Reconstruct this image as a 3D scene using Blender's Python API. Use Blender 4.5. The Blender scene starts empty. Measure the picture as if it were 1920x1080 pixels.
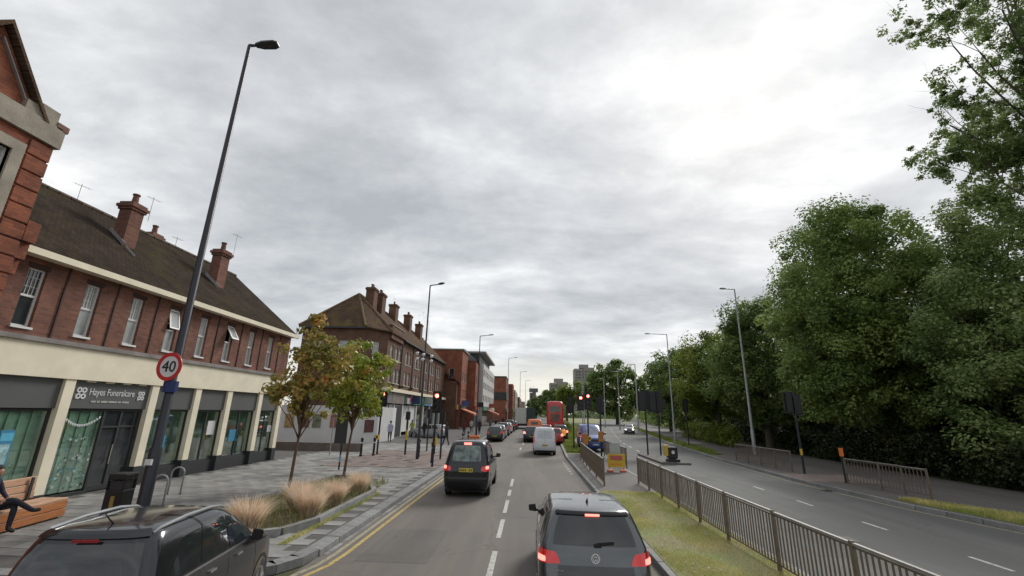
import bpy, math, random
import numpy as np
from mathutils import Vector, Matrix
random.seed(7); rng = np.random.default_rng(7)
R = math.radians
SC = bpy.context.scene
COL = SC.collection

# ------------------------------------------------------------------ camera
cd = bpy.data.cameras.new('camera'); cam = bpy.data.objects.new('camera', cd); COL.objects.link(cam)
SC.camera = cam
cd.sensor_fit = 'HORIZONTAL'; cd.sensor_width = 36.0; cd.lens = 815.0 / 1920.0 * 36.0
cd.clip_start = 0.05; cd.clip_end = 3000
PITCH, YAW, ROLL = R(16.038), R(-2.4926), R(1.2)
fw = Vector((math.sin(YAW)*math.cos(PITCH), math.cos(YAW)*math.cos(PITCH), math.sin(PITCH)))
rt = Vector((math.cos(YAW), -math.sin(YAW), 0)); up = rt.cross(fw)
c_, s_ = math.cos(ROLL), math.sin(ROLL)
r2 = rt*c_ + up*s_; u2 = up*c_ - rt*s_
cam.matrix_world = Matrix(((r2.x, u2.x, -fw.x, 0), (r2.y, u2.y, -fw.y, 0), (r2.z, u2.z, -fw.z, 2.75), (0, 0, 0, 1)))

# ------------------------------------------------------------------ world: overcast sky
SUN_AZ, SUN_EL = R(29), R(36)      # azimuth measured from +Y towards +X
sdir = Vector((math.sin(SUN_AZ)*math.cos(SUN_EL), math.cos(SUN_AZ)*math.cos(SUN_EL), math.sin(SUN_EL)))
W = bpy.data.worlds.new('World'); SC.world = W; W.use_nodes = True
nt = W.node_tree; nt.nodes.clear()
def N(t, **kw):
    n = nt.nodes.new(t)
    for k, v in kw.items(): setattr(n, k, v)
    return n
def L(a, b): nt.links.new(a, b)
def mth(op, a, b=None, c=None, clamp=False):
    n = nt.nodes.new('ShaderNodeMath'); n.operation = op; n.use_clamp = clamp
    for i, v in enumerate((a, b, c)):
        if v is None: continue
        if isinstance(v, (int, float)): n.inputs[i].default_value = v
        else: L(v, n.inputs[i])
    return n.outputs[0]
def ramp(fac, stops):
    n = nt.nodes.new('ShaderNodeValToRGB'); cr = n.color_ramp
    while len(cr.elements) > 1: cr.elements.remove(cr.elements[-1])
    for i, (p, c) in enumerate(stops):
        e = cr.elements[0] if i == 0 else cr.elements.new(p)
        e.position = p; e.color = (*c, 1) if isinstance(c, tuple) else (c, c, c, 1)
    L(fac, n.inputs[0]); return n.outputs[0]
tc = N('ShaderNodeTexCoord'); sp = N('ShaderNodeSeparateXYZ'); L(tc.outputs['Generated'], sp.inputs[0])
dx, dy, dz = sp.outputs
zc = mth('ADD', mth('MAXIMUM', dz, 0.0), 0.16)
cb = N('ShaderNodeCombineXYZ'); L(mth('DIVIDE', dx, zc), cb.inputs[0]); L(mth('DIVIDE', dy, zc), cb.inputs[1])
mp = N('ShaderNodeMapping'); mp.inputs['Scale'].default_value = (0.75, 1.0, 1); mp.inputs['Location'].default_value = (15.2, 1.1, 0); L(cb.outputs[0], mp.inputs[0])
def noise(vec, sc, det, ro, dist=0.0):
    n = N('ShaderNodeTexNoise'); n.inputs['Scale'].default_value = sc; n.inputs['Detail'].default_value = det
    n.inputs['Roughness'].default_value = ro; n.inputs['Distortion'].default_value = dist; L(vec, n.inputs['Vector']); return n.outputs['Fac']
nA = noise(mp.outputs[0], 1.05, 10, 0.56, 0.25)
nB = noise(mp.outputs[0], 3.1, 8, 0.60, 0.15)
nC = noise(mp.outputs[0], 0.45, 3, 0.5)
nD = noise(mp.outputs[0], 7.5, 5, 0.60, 0.1)
v = mth('ADD', mth('MULTIPLY', nA, 0.66), mth('ADD', mth('MULTIPLY', nB, 0.37), mth('MULTIPLY', nC, 0.22)))
v = mth('ADD', v, mth('ADD', mth('MULTIPLY', mth('SUBTRACT', nD, 0.5), 0.08), -0.035))
dt = N('ShaderNodeVectorMath', operation='DOT_PRODUCT'); L(tc.outputs['Generated'], dt.inputs[0]); dt.inputs[1].default_value = sdir
glow = mth('POWER', mth('MAXIMUM', dt.outputs['Value'], 0.0), 9.0)
v = mth('ADD', v, mth('MULTIPLY', glow, 0.065))
hzn = N('ShaderNodeMapRange', interpolation_type='SMOOTHSTEP'); L(mth('ADD', dz, mth('MULTIPLY', mth('SUBTRACT', nB, 0.5), 0.10)), hzn.inputs['Value'])
hzn.inputs['From Min'].default_value = 0.13; hzn.inputs['From Max'].default_value = 0.06
hz = hzn.outputs[0]      # pale clearer strip low down
v = mth('ADD', v, mth('MULTIPLY', hz, 0.02))
cloud = ramp(v, [(0.47, (0.30, 0.312, 0.325)), (0.53, (0.355, 0.368, 0.38)), (0.575, (0.405, 0.417, 0.428)), (0.615, (0.45, 0.46, 0.468)), (0.66, (0.52, 0.53, 0.535)), (0.71, (0.61, 0.615, 0.61)), (0.77, (0.74, 0.74, 0.725))])
warm = N('ShaderNodeMix', data_type='RGBA'); L(mth('MULTIPLY', hz, 0.62), warm.inputs['Factor'])
L(cloud, warm.inputs['A']); warm.inputs['B'].default_value = (0.60, 0.575, 0.49, 1)
gnd = N('ShaderNodeMix', data_type='RGBA'); L(mth('LESS_THAN', dz, -0.01), gnd.inputs['Factor']); L(warm.outputs['Result'], gnd.inputs['A']); gnd.inputs['B'].default_value = (0.12, 0.12, 0.10, 1)
bgc = N('ShaderNodeBackground'); L(gnd.outputs['Result'], bgc.inputs[0]); bgc.inputs[1].default_value = 1.0
sky = N('ShaderNodeTexSky'); sky.sky_type = 'NISHITA'; sky.sun_disc = False; sky.sun_elevation = SUN_EL; sky.sun_rotation = SUN_AZ
bgs = N('ShaderNodeBackground'); L(sky.outputs[0], bgs.inputs[0]); bgs.inputs[1].default_value = 0.1
mx = N('ShaderNodeMixShader'); mx.inputs[0].default_value = 0.93; L(bgs.outputs[0], mx.inputs[1]); L(bgc.outputs[0], mx.inputs[2])
wo = N('ShaderNodeOutputWorld'); L(mx.outputs[0], wo.inputs[0])

sl = bpy.data.lights.new('sun', 'SUN'); sl.energy = 1.5; sl.angle = R(18); sl.color = (1, 0.965, 0.91)
sun = bpy.data.objects.new('sun', sl); COL.objects.link(sun); sun.rotation_euler = sdir.to_track_quat('Z', 'Y').to_euler()
SC.view_settings.view_transform = 'Standard'; SC.view_settings.look = 'None'
SC.view_settings.exposure = 0.66; SC.view_settings.gamma = 1.0; SC.view_settings.use_curve_mapping = False
SC.render.film_transparent = False
SC.cycles.max_bounces = 6; SC.cycles.transparent_max_bounces = 8

# ------------------------------------------------------------------ materials
MATS = {}
def mat(name, col=(.5, .5, .5), rough=.7, metal=0., var=.12, vscale=3., bump=0., bscale=60., emit=None, estr=0., coat=0., spec=.5, col2=None, trans=0., isl=0., objr=0., aniso=None):
    if name in MATS: return MATS[name]
    m = bpy.data.materials.new(name); m.use_nodes = True; t = m.node_tree; b = t.nodes['Principled BSDF']
    b.inputs['Roughness'].default_value = rough; b.inputs['Metallic'].default_value = metal
    b.inputs['Coat Weight'].default_value = coat; b.inputs['Coat Roughness'].default_value = .06; b.inputs['Specular IOR Level'].default_value = spec
    tcn = t.nodes.new('ShaderNodeTexCoord'); vec = tcn.outputs['Object']
    if aniso:
        mpn = t.nodes.new('ShaderNodeMapping'); mpn.inputs['Scale'].default_value = aniso; t.links.new(vec, mpn.inputs[0]); vec = mpn.outputs[0]
    n1 = t.nodes.new('ShaderNodeTexNoise'); n1.inputs['Scale'].default_value = vscale; n1.inputs['Detail'].default_value = 6; n1.inputs['Roughness'].default_value = .62
    t.links.new(vec, n1.inputs['Vector'])
    mix = t.nodes.new('ShaderNodeMix'); mix.data_type = 'RGBA'
    a = tuple(c*(1-var) for c in col); d = col2 if col2 else tuple(min(1, c*(1+var)) for c in col)
    mix.inputs['A'].default_value = (*a, 1); mix.inputs['B'].default_value = (*d, 1)
    rmp = t.nodes.new('ShaderNodeMapRange'); rmp.inputs['From Min'].default_value = .32; rmp.inputs['From Max'].default_value = .68
    t.links.new(n1.outputs['Fac'], rmp.inputs['Value']); t.links.new(rmp.outputs[0], mix.inputs['Factor'])
    out = mix.outputs['Result']
    if isl or objr:
        if isl: g = t.nodes.new('ShaderNodeNewGeometry'); rs = g.outputs['Random Per Island']; k = isl
        else: g = t.nodes.new('ShaderNodeObjectInfo'); rs = g.outputs['Random']; k = objr
        hs = t.nodes.new('ShaderNodeHueSaturation')
        mr = t.nodes.new('ShaderNodeMapRange'); mr.inputs['To Min'].default_value = 1-k; mr.inputs['To Max'].default_value = 1+k
        t.links.new(rs, mr.inputs['Value']); t.links.new(mr.outputs[0], hs.inputs['Value']); t.links.new(out, hs.inputs['Color']); out = hs.outputs[0]
    t.links.new(out, b.inputs['Base Color'])
    if bump:
        n2 = t.nodes.new('ShaderNodeTexNoise'); n2.inputs['Scale'].default_value = bscale; n2.inputs['Detail'].default_value = 4
        t.links.new(vec, n2.inputs['Vector'])
        bp = t.nodes.new('ShaderNodeBump'); bp.inputs['Strength'].default_value = bump; bp.inputs['Distance'].default_value = .02
        t.links.new(n2.outputs['Fac'], bp.inputs['Height']); t.links.new(bp.outputs[0], b.inputs['Normal'])
    if emit: b.inputs['Emission Color'].default_value = (*emit, 1); b.inputs['Emission Strength'].default_value = estr
    if trans: b.inputs['Transmission Weight'].default_value = trans
    MATS[name] = m; return m
def brickmat(name, c1, c2, mortar, bw=.225, bh=.075, roof=False, moss=None, rough=.85):
    """wall or roof courses; u = x+y (walls are axis aligned), v = z"""
    m = bpy.data.materials.new(name); m.use_nodes = True; t = m.node_tree; b = t.nodes['Principled BSDF']
    b.inputs['Roughness'].default_value = .95 if roof else rough; b.inputs['Specular IOR Level'].default_value = .06 if roof else .25
    tcn = t.nodes.new('ShaderNodeTexCoord'); sx = t.nodes.new('ShaderNodeSeparateXYZ'); t.links.new(tcn.outputs['Object'], sx.inputs[0])
    ad = t.nodes.new('ShaderNodeMath'); ad.operation = 'ADD'; t.links.new(sx.outputs[0], ad.inputs[0]); t.links.new(sx.outputs[1], ad.inputs[1])
    cbn = t.nodes.new('ShaderNodeCombineXYZ'); t.links.new((sx.outputs[1] if roof else ad.outputs[0]), cbn.inputs[0]); t.links.new(sx.outputs[2], cbn.inputs[1])
    bk = t.nodes.new('ShaderNodeTexBrick'); bk.inputs['Scale'].default_value = 1
    bk.inputs['Brick Width'].default_value = bw; bk.inputs['Row Height'].default_value = bh; bk.inputs['Mortar Size'].default_value = .008 if not roof else .006
    bk.inputs['Mortar Smooth'].default_value = .3; bk.inputs['Bias'].default_value = -.1
    bk.inputs['Color1'].default_value = (*c1, 1); bk.inputs['Color2'].default_value = (*c2, 1); bk.inputs['Mortar'].default_value = (*mortar, 1)
    t.links.new(cbn.outputs[0], bk.inputs['Vector'])
    n1 = t.nodes.new('ShaderNodeTexNoise'); n1.inputs['Scale'].default_value = 1.1; n1.inputs['Detail'].default_value = 7; n1.inputs['Roughness'].default_value = .65
    t.links.new(tcn.outputs['Object'], n1.inputs['Vector'])
    mr = t.nodes.new('ShaderNodeMapRange'); mr.inputs['From Min'].default_value = .3; mr.inputs['From Max'].default_value = .7
    mr.inputs['To Min'].default_value = .68; mr.inputs['To Max'].default_value = 1.3; t.links.new(n1.outputs['Fac'], mr.inputs['Value'])
    hs = t.nodes.new('ShaderNodeHueSaturation'); t.links.new(mr.outputs[0], hs.inputs['Value']); t.links.new(bk.outputs['Color'], hs.inputs['Color'])
    out = hs.outputs[0]
    if moss:
        n3 = t.nodes.new('ShaderNodeTexNoise'); n3.inputs['Scale'].default_value = .7; n3.inputs['Detail'].default_value = 8; n3.inputs['Roughness'].default_value = .7
        t.links.new(tcn.outputs['Object'], n3.inputs['Vector'])
        r3 = t.nodes.new('ShaderNodeMapRange'); r3.inputs['From Min'].default_value = .5; r3.inputs['From Max'].default_value = .66; r3.inputs['To Max'].default_value = .7
        t.links.new(n3.outputs['Fac'], r3.inputs['Value'])
        mxx = t.nodes.new('ShaderNodeMix'); mxx.data_type = 'RGBA'; t.links.new(r3.outputs[0], mxx.inputs['Factor']); t.links.new(out, mxx.inputs['A']); mxx.inputs['B'].default_value = (*moss, 1)
        out = mxx.outputs['Result']
    t.links.new(out, b.inputs['Base Color'])
    bp = t.nodes.new('ShaderNodeBump'); bp.inputs['Strength'].default_value = .5; bp.inputs['Distance'].default_value = .012; bp.invert = True
    t.links.new(bk.outputs['Fac'], bp.inputs['Height']); t.links.new(bp.outputs[0], b.inputs['Normal'])
    MATS[name] = m; return m
def leafmat(name, c1, c2, c3=None, tr=.25, scale=.6, rough=.5):
    m = bpy.data.materials.new(name); m.use_nodes = True; t = m.node_tree; b = t.nodes['Principled BSDF']; o = t.nodes['Material Output']
    b.inputs['Roughness'].default_value = rough; b.inputs['Specular IOR Level'].default_value = .35
    tcn = t.nodes.new('ShaderNodeTexCoord'); g = t.nodes.new('ShaderNodeNewGeometry')
    n1 = t.nodes.new('ShaderNodeTexNoise'); n1.inputs['Scale'].default_value = scale; n1.inputs['Detail'].default_value = 3; t.links.new(tcn.outputs['Object'], n1.inputs['Vector'])
    ad = t.nodes.new('ShaderNodeMath'); ad.operation = 'MULTIPLY_ADD'; t.links.new(g.outputs['Random Per Island'], ad.inputs[0]); ad.inputs[1].default_value = .42
    mr = t.nodes.new('ShaderNodeMapRange'); mr.inputs['From Min'].default_value = .35; mr.inputs['From Max'].default_value = .65; mr.inputs['To Max'].default_value = .60
    t.links.new(n1.outputs['Fac'], mr.inputs['Value']); t.links.new(mr.outputs[0], ad.inputs[2])
    cr = t.nodes.new('ShaderNodeValToRGB'); e = cr.color_ramp.elements
    e[0].position = 0.1; e[0].color = (*c1, 1); e[1].position = .8; e[1].color = (*c2, 1)
    if c3: x = cr.color_ramp.elements.new(.93); x.color = (*c3, 1)
    t.links.new(ad.outputs[0], cr.inputs[0]); t.links.new(cr.outputs[0], b.inputs['Base Color'])
    tl = t.nodes.new('ShaderNodeBsdfTranslucent'); t.links.new(cr.outputs[0], tl.inputs[0])
    mm = t.nodes.new('ShaderNodeMixShader'); mm.inputs[0].default_value = tr; t.links.new(b.outputs[0], mm.inputs[1]); t.links.new(tl.outputs[0], mm.inputs[2]); t.links.new(mm.outputs[0], o.inputs[0])
    MATS[name] = m; return m
def roadmat(name, base, patch, tracks=()):
    m = bpy.data.materials.new(name); m.use_nodes = True; t = m.node_tree; b = t.nodes['Principled BSDF']
    b.inputs['Roughness'].default_value = .82; b.inputs['Specular IOR Level'].default_value = .4
    tcn = t.nodes.new('ShaderNodeTexCoord')
    def nz(sc, det, ani):
        mpn = t.nodes.new('ShaderNodeMapping'); mpn.inputs['Scale'].default_value = ani; t.links.new(tcn.outputs['Object'], mpn.inputs[0])
        n = t.nodes.new('ShaderNodeTexNoise'); n.inputs['Scale'].default_value = sc; n.inputs['Detail'].default_value = det; n.inputs['Roughness'].default_value = .65; t.links.new(mpn.outputs[0], n.inputs['Vector']); return n.outputs['Fac']
    def mixc(f, a, bcol, lo, hi):
        mr = t.nodes.new('ShaderNodeMapRange'); mr.inputs['From Min'].default_value = lo; mr.inputs['From Max'].default_value = hi; t.links.new(f, mr.inputs['Value'])
        x = t.nodes.new('ShaderNodeMix'); x.data_type = 'RGBA'; t.links.new(mr.outputs[0], x.inputs['Factor'])
        if isinstance(a, tuple): x.inputs['A'].default_value = (*a, 1)
        else: t.links.new(a, x.inputs['A'])
        if isinstance(bcol, tuple): x.inputs['B'].default_value = (*bcol, 1)
        else: t.links.new(bcol, x.inputs['B'])
        return x.outputs['Result']
    c = mixc(nz(1.1, 7, (1, .05, 1)), tuple(q*.86 for q in base), tuple(q*1.2 for q in base), .36, .64)
    c = mixc(nz(.25, 3, (1, .5, 1)), c, patch, .50, .56)
    c = mixc(nz(2.2, 8, (1, .6, 1)), c, tuple(q*.74 for q in base), .60, .74)
    c = mixc(nz(40, 3, (1, 1, 1)), c, tuple(q*.55 for q in base), .5, .85)
    # cracks
    vo = t.nodes.new('ShaderNodeTexVoronoi'); vo.feature = 'DISTANCE_TO_EDGE'; vo.inputs['Scale'].default_value = .16
    n2 = t.nodes.new('ShaderNodeTexNoise'); n2.inputs['Scale'].default_value = 1.5; n2.inputs['Detail'].default_value = 5; t.links.new(tcn.outputs['Object'], n2.inputs['Vector'])
    vm = t.nodes.new('ShaderNodeVectorMath'); vm.operation = 'MULTIPLY_ADD'; t.links.new(n2.outputs['Color'], vm.inputs[0]); vm.inputs[1].default_value = (.9, .9, 0); t.links.new(tcn.outputs['Object'], vm.inputs[2]); t.links.new(vm.outputs[0], vo.inputs['Vector'])
    c = mixc(vo.outputs['Distance'], tuple(q*.86 for q in base), c, .0, .007)
    t.links.new(c, b.inputs['Base Color'])
    n3 = t.nodes.new('ShaderNodeTexNoise'); n3.inputs['Scale'].default_value = 90; n3.inputs['Detail'].default_value = 2; t.links.new(tcn.outputs['Object'], n3.inputs['Vector'])
    bp = t.nodes.new('ShaderNodeBump'); bp.inputs['Strength'].default_value = .35; bp.inputs['Distance'].default_value = .01; t.links.new(n3.outputs['Fac'], bp.inputs['Height']); t.links.new(bp.outputs[0], b.inputs['Normal'])
    MATS[name] = m; return m

M_roadL = roadmat('asphalt_warm', (.160, .142, .126), (.142, .130, .118))
M_roadR = roadmat('asphalt_grey', (.134, .134, .126), (.116, .116, .110))
M_path = roadmat('footway_asphalt', (.125, .115, .108), (.145, .130, .120))
def wornpaint(name, col):
    m = mat(name, col, .7, var=.2, vscale=9); t = m.node_tree; o = t.nodes['Material Output']; b = t.nodes['Principled BSDF']
    tcn = t.nodes.new('ShaderNodeTexCoord'); n = t.nodes.new('ShaderNodeTexNoise'); n.inputs['Scale'].default_value = 14; n.inputs['Detail'].default_value = 7; n.inputs['Roughness'].default_value = .75
    t.links.new(tcn.outputs['Object'], n.inputs['Vector']); mr = t.nodes.new('ShaderNodeMapRange'); mr.inputs['From Min'].default_value = .52; mr.inputs['From Max'].default_value = .66; mr.inputs['To Max'].default_value = .8
    t.links.new(n.outputs['Fac'], mr.inputs['Value']); tr = t.nodes.new('ShaderNodeBsdfTransparent'); mx_ = t.nodes.new('ShaderNodeMixShader')
    t.links.new(mr.outputs[0], mx_.inputs[0]); t.links.new(b.outputs[0], mx_.inputs[1]); t.links.new(tr.outputs[0], mx_.inputs[2]); t.links.new(mx_.outputs[0], o.inputs[0]); return m
M_white = wornpaint('road_paint_white', (.50, .49, .46))
M_yellow = wornpaint('road_paint_yellow', (.50, .37, .12))
M_cream_line = wornpaint('road_paint_worn', (.36, .32, .22))
M_white_plain = mat('road_paint_white_plain', (.50, .49, .46), .7, var=.2, vscale=9)
M_kerb = mat('granite_kerb', (.23, .23, .225), .8, var=.25, vscale=6, bump=.3, objr=.15)
M_slab = mat('paving_slab', (.245, .238, .225), .85, var=.22, vscale=2.0, bump=.3, objr=.20)
M_slab2 = mat('paving_slab_joined', (.245, .238, .225), .85, var=.22, vscale=2.0, bump=.3, isl=.30)
M_joint = mat('pavement_joint', (.10, .095, .088), .9, var=.2)
M_pink = mat('tactile_pink', (.215, .165, .145), .85, var=.2, vscale=2, bump=.3, isl=.12)
M_soil = mat('soil', (.13, .10, .065), .95, var=.4, vscale=5, bump=.8, bscale=20)
M_earth = mat('rough_ground', (.10, .085, .05), .95, var=.4, vscale=.8, bump=.6, bscale=12, col2=(.085, .11, .035))
M_verge = mat('verge_turf', (.36, .30, .17), .95, var=.3, vscale=1.1, bump=.8, bscale=25, col2=(.19, .24, .07))
M_brickA = brickmat('brick_red_brown', (.235, .100, .068), (.145, .066, .050), (.15, .12, .10))
M_brick0 = brickmat('brick_orange_red', (.290, .090, .045), (.180, .055, .032), (.13, .09, .07))
M_brickB = brickmat('brick_brown', (.170, .088, .055), (.120, .065, .045), (.11, .09, .07))
M_brickC = brickmat('brick_bright_red', (.29, .095, .055), (.22, .075, .045), (.2, .12, .09))
M_roofA = brickmat('clay_tiles_brown', (.056, .041, .031), (.038, .030, .024), (.016, .013, .010), .165, .085, roof=True, moss=(.062, .052, .022))
M_roofB = brickmat('clay_tiles_dark', (.120, .078, .055), (.085, .058, .042), (.04, .03, .022), .165, .085, roof=True, moss=(.15, .115, .04))
M_cream = mat('cream_render', (.78, .715, .555), .7, var=.08, vscale=1.5, bump=.1)
M_creampaint = mat('cream_paint', (.78, .71, .54), .6, var=.08, vscale=2)
M_ledge = mat('lead_ledge', (.22, .20, .19), .7, var=.25, vscale=2)
M_sign = mat('sign_panel_grey', (.095, .100, .098), .5, var=.06, vscale=1)
M_stone = mat('stone_dressing', (.30, .265, .215), .85, var=.25, vscale=1.6, bump=.4, bscale=25)
M_upvc = mat('white_upvc', (.72, .72, .71), .35, var=.04)
M_pane = mat('window_pane', (.36, .38, .37), .08, var=.3, vscale=1.2, spec=.9, aniso=(1, 2, .7))
M_paned = mat('dark_window_pane', (.035, .04, .045), .05, var=.4, vscale=1.1, spec=.9)
M_shopg = mat('shop_glass_green', (.15, .25, .20), .10, var=.35, vscale=.9, spec=.6, col2=(.30, .42, .35), aniso=(1, 2.2, .35))
def glassmat(name, tint, gl=.28):
    m = bpy.data.materials.new(name); m.use_nodes = True; t = m.node_tree; o = t.nodes['Material Output']; t.nodes.remove(t.nodes['Principled BSDF'])
    a = t.nodes.new('ShaderNodeBsdfTransparent'); a.inputs[0].default_value = (*tint, 1); g = t.nodes.new('ShaderNodeBsdfGlossy'); g.inputs['Roughness'].default_value = .03; g.inputs[0].default_value = (.85, .9, .88, 1)
    lw = t.nodes.new('ShaderNodeLayerWeight'); lw.inputs[0].default_value = .5; pw_ = t.nodes.new('ShaderNodeMath'); pw_.operation = 'POWER'; t.links.new(lw.outputs['Facing'], pw_.inputs[0]); pw_.inputs[1].default_value = 3.0; ma_ = t.nodes.new('ShaderNodeMath'); ma_.operation = 'MULTIPLY_ADD'; t.links.new(pw_.outputs[0], ma_.inputs[0]); ma_.inputs[1].default_value = .55; ma_.inputs[2].default_value = gl; x = t.nodes.new('ShaderNodeMixShader'); t.links.new(ma_.outputs[0], x.inputs[0]); t.links.new(a.outputs[0], x.inputs[1]); t.links.new(g.outputs[0], x.inputs[2]); t.links.new(x.outputs[0], o.inputs[0])
    MATS[name] = m; return m
M_sg = glassmat('shop_glass', (.86, .93, .89), .15)
M_dark = mat('dark_frame', (.03, .032, .035), .5, var=.1)
M_black = mat('black_paint', (.012, .012, .014), .42, var=.2, vscale=6)
M_post = mat('black_blue_post', (.018, .020, .030), .38, var=.15, vscale=4)
M_galv = mat('galvanised_steel', (.33, .34, .34), .5, metal=.35, var=.15, vscale=3)
M_rail = mat('weathered_rail', (.155, .122, .088), .7, metal=.1, var=.25, vscale=4)
M_railtop = mat('worn_handrail', (.27, .26, .25), .6, metal=.2, var=.25, vscale=4)
M_wood = mat('bench_timber', (.42, .16, .055), .55, var=.22, vscale=3, objr=.15, aniso=(3, 1, 10))
M_woodp = mat('pale_timber', (.50, .30, .19), .6, var=.2, vscale=3, objr=.12, aniso=(3, 1, 10))
M_red = mat('sign_red', (.52, .03, .03), .4, var=.05)
M_signw = mat('sign_white', (.66, .66, .67), .4, var=.05)
M_ink = mat('sign_black', (.01, .01, .012), .5, var=.05)
M_blue = mat('blue_wrap', (.012, .025, .12), .5, var=.1)
M_redlit = mat('red_signal_lit', (.6, .02, .01), .4, emit=(1, .10, .05), estr=5)
M_redhot = mat('red_signal_core', (.9, .4, .3), .4, emit=(1, .62, .45), estr=4)
M_lensoff = mat('signal_lens_off', (.02, .02, .02), .25, var=.1)
M_tail = mat('tail_light_red', (.42, .01, .012), .15, var=.1, coat=1, emit=(1, .04, .04), estr=.12)
M_taillit = mat('brake_light_lit', (.8, .1, .08), .3, emit=(1, .22, .17), estr=1.6)
M_rubber = mat('tyre_rubber', (.014, .014, .015), .85, var=.2)
M_alloy = mat('alloy_wheel', (.30, .30, .31), .35, metal=.7, var=.1)
M_cglass = mat('car_glass', (.018, .022, .025), .04, var=.3, vscale=1.5, spec=.8, coat=.3)
M_chrome = mat('chrome', (.55, .56, .58), .2, metal=.9, var=.05)
M_plateY = mat('yellow_plate', (.55, .42, .05), .4, var=.05)
M_plateW = mat('white_plate', (.65, .65, .62), .4, var=.05)
M_trunk = mat('tree_bark', (.085, .068, .05), .9, var=.35, vscale=4, bump=.8, bscale=14, aniso=(1, 1, .3))
M_trunkg = mat('pale_bark', (.10, .09, .07), .9, var=.35, vscale=2, bump=.8, bscale=9, aniso=(1, 1, .3))
M_trunks = mat('young_bark', (.12, .075, .045), .8, var=.2, vscale=4)
M_pot = mat('chimney_pot', (.16, .075, .05), .8, var=.25)
M_lead = mat('lead_flashing', (.27, .27, .28), .6, var=.2, vscale=4)
M_amber = mat('amber_lens', (.6, .25, .02), .4, emit=(1, .45, .05), estr=.25)
M_yellowbox = mat('yellow_box', (.55, .37, .03), .5, var=.1)
M_orange = mat('orange_paint', (.75, .18, .03), .35, var=.05, coat=.4)
M_skin = mat('skin', (.42, .22, .15), .55, var=.06)
M_hoard = mat('white_hoarding', (.62, .62, .61), .6, var=.07, vscale=.8)
M_headlit = mat('headlight_lit', (.8, .8, .75), .2, emit=(1, .97, .85), estr=2.0)

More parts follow.
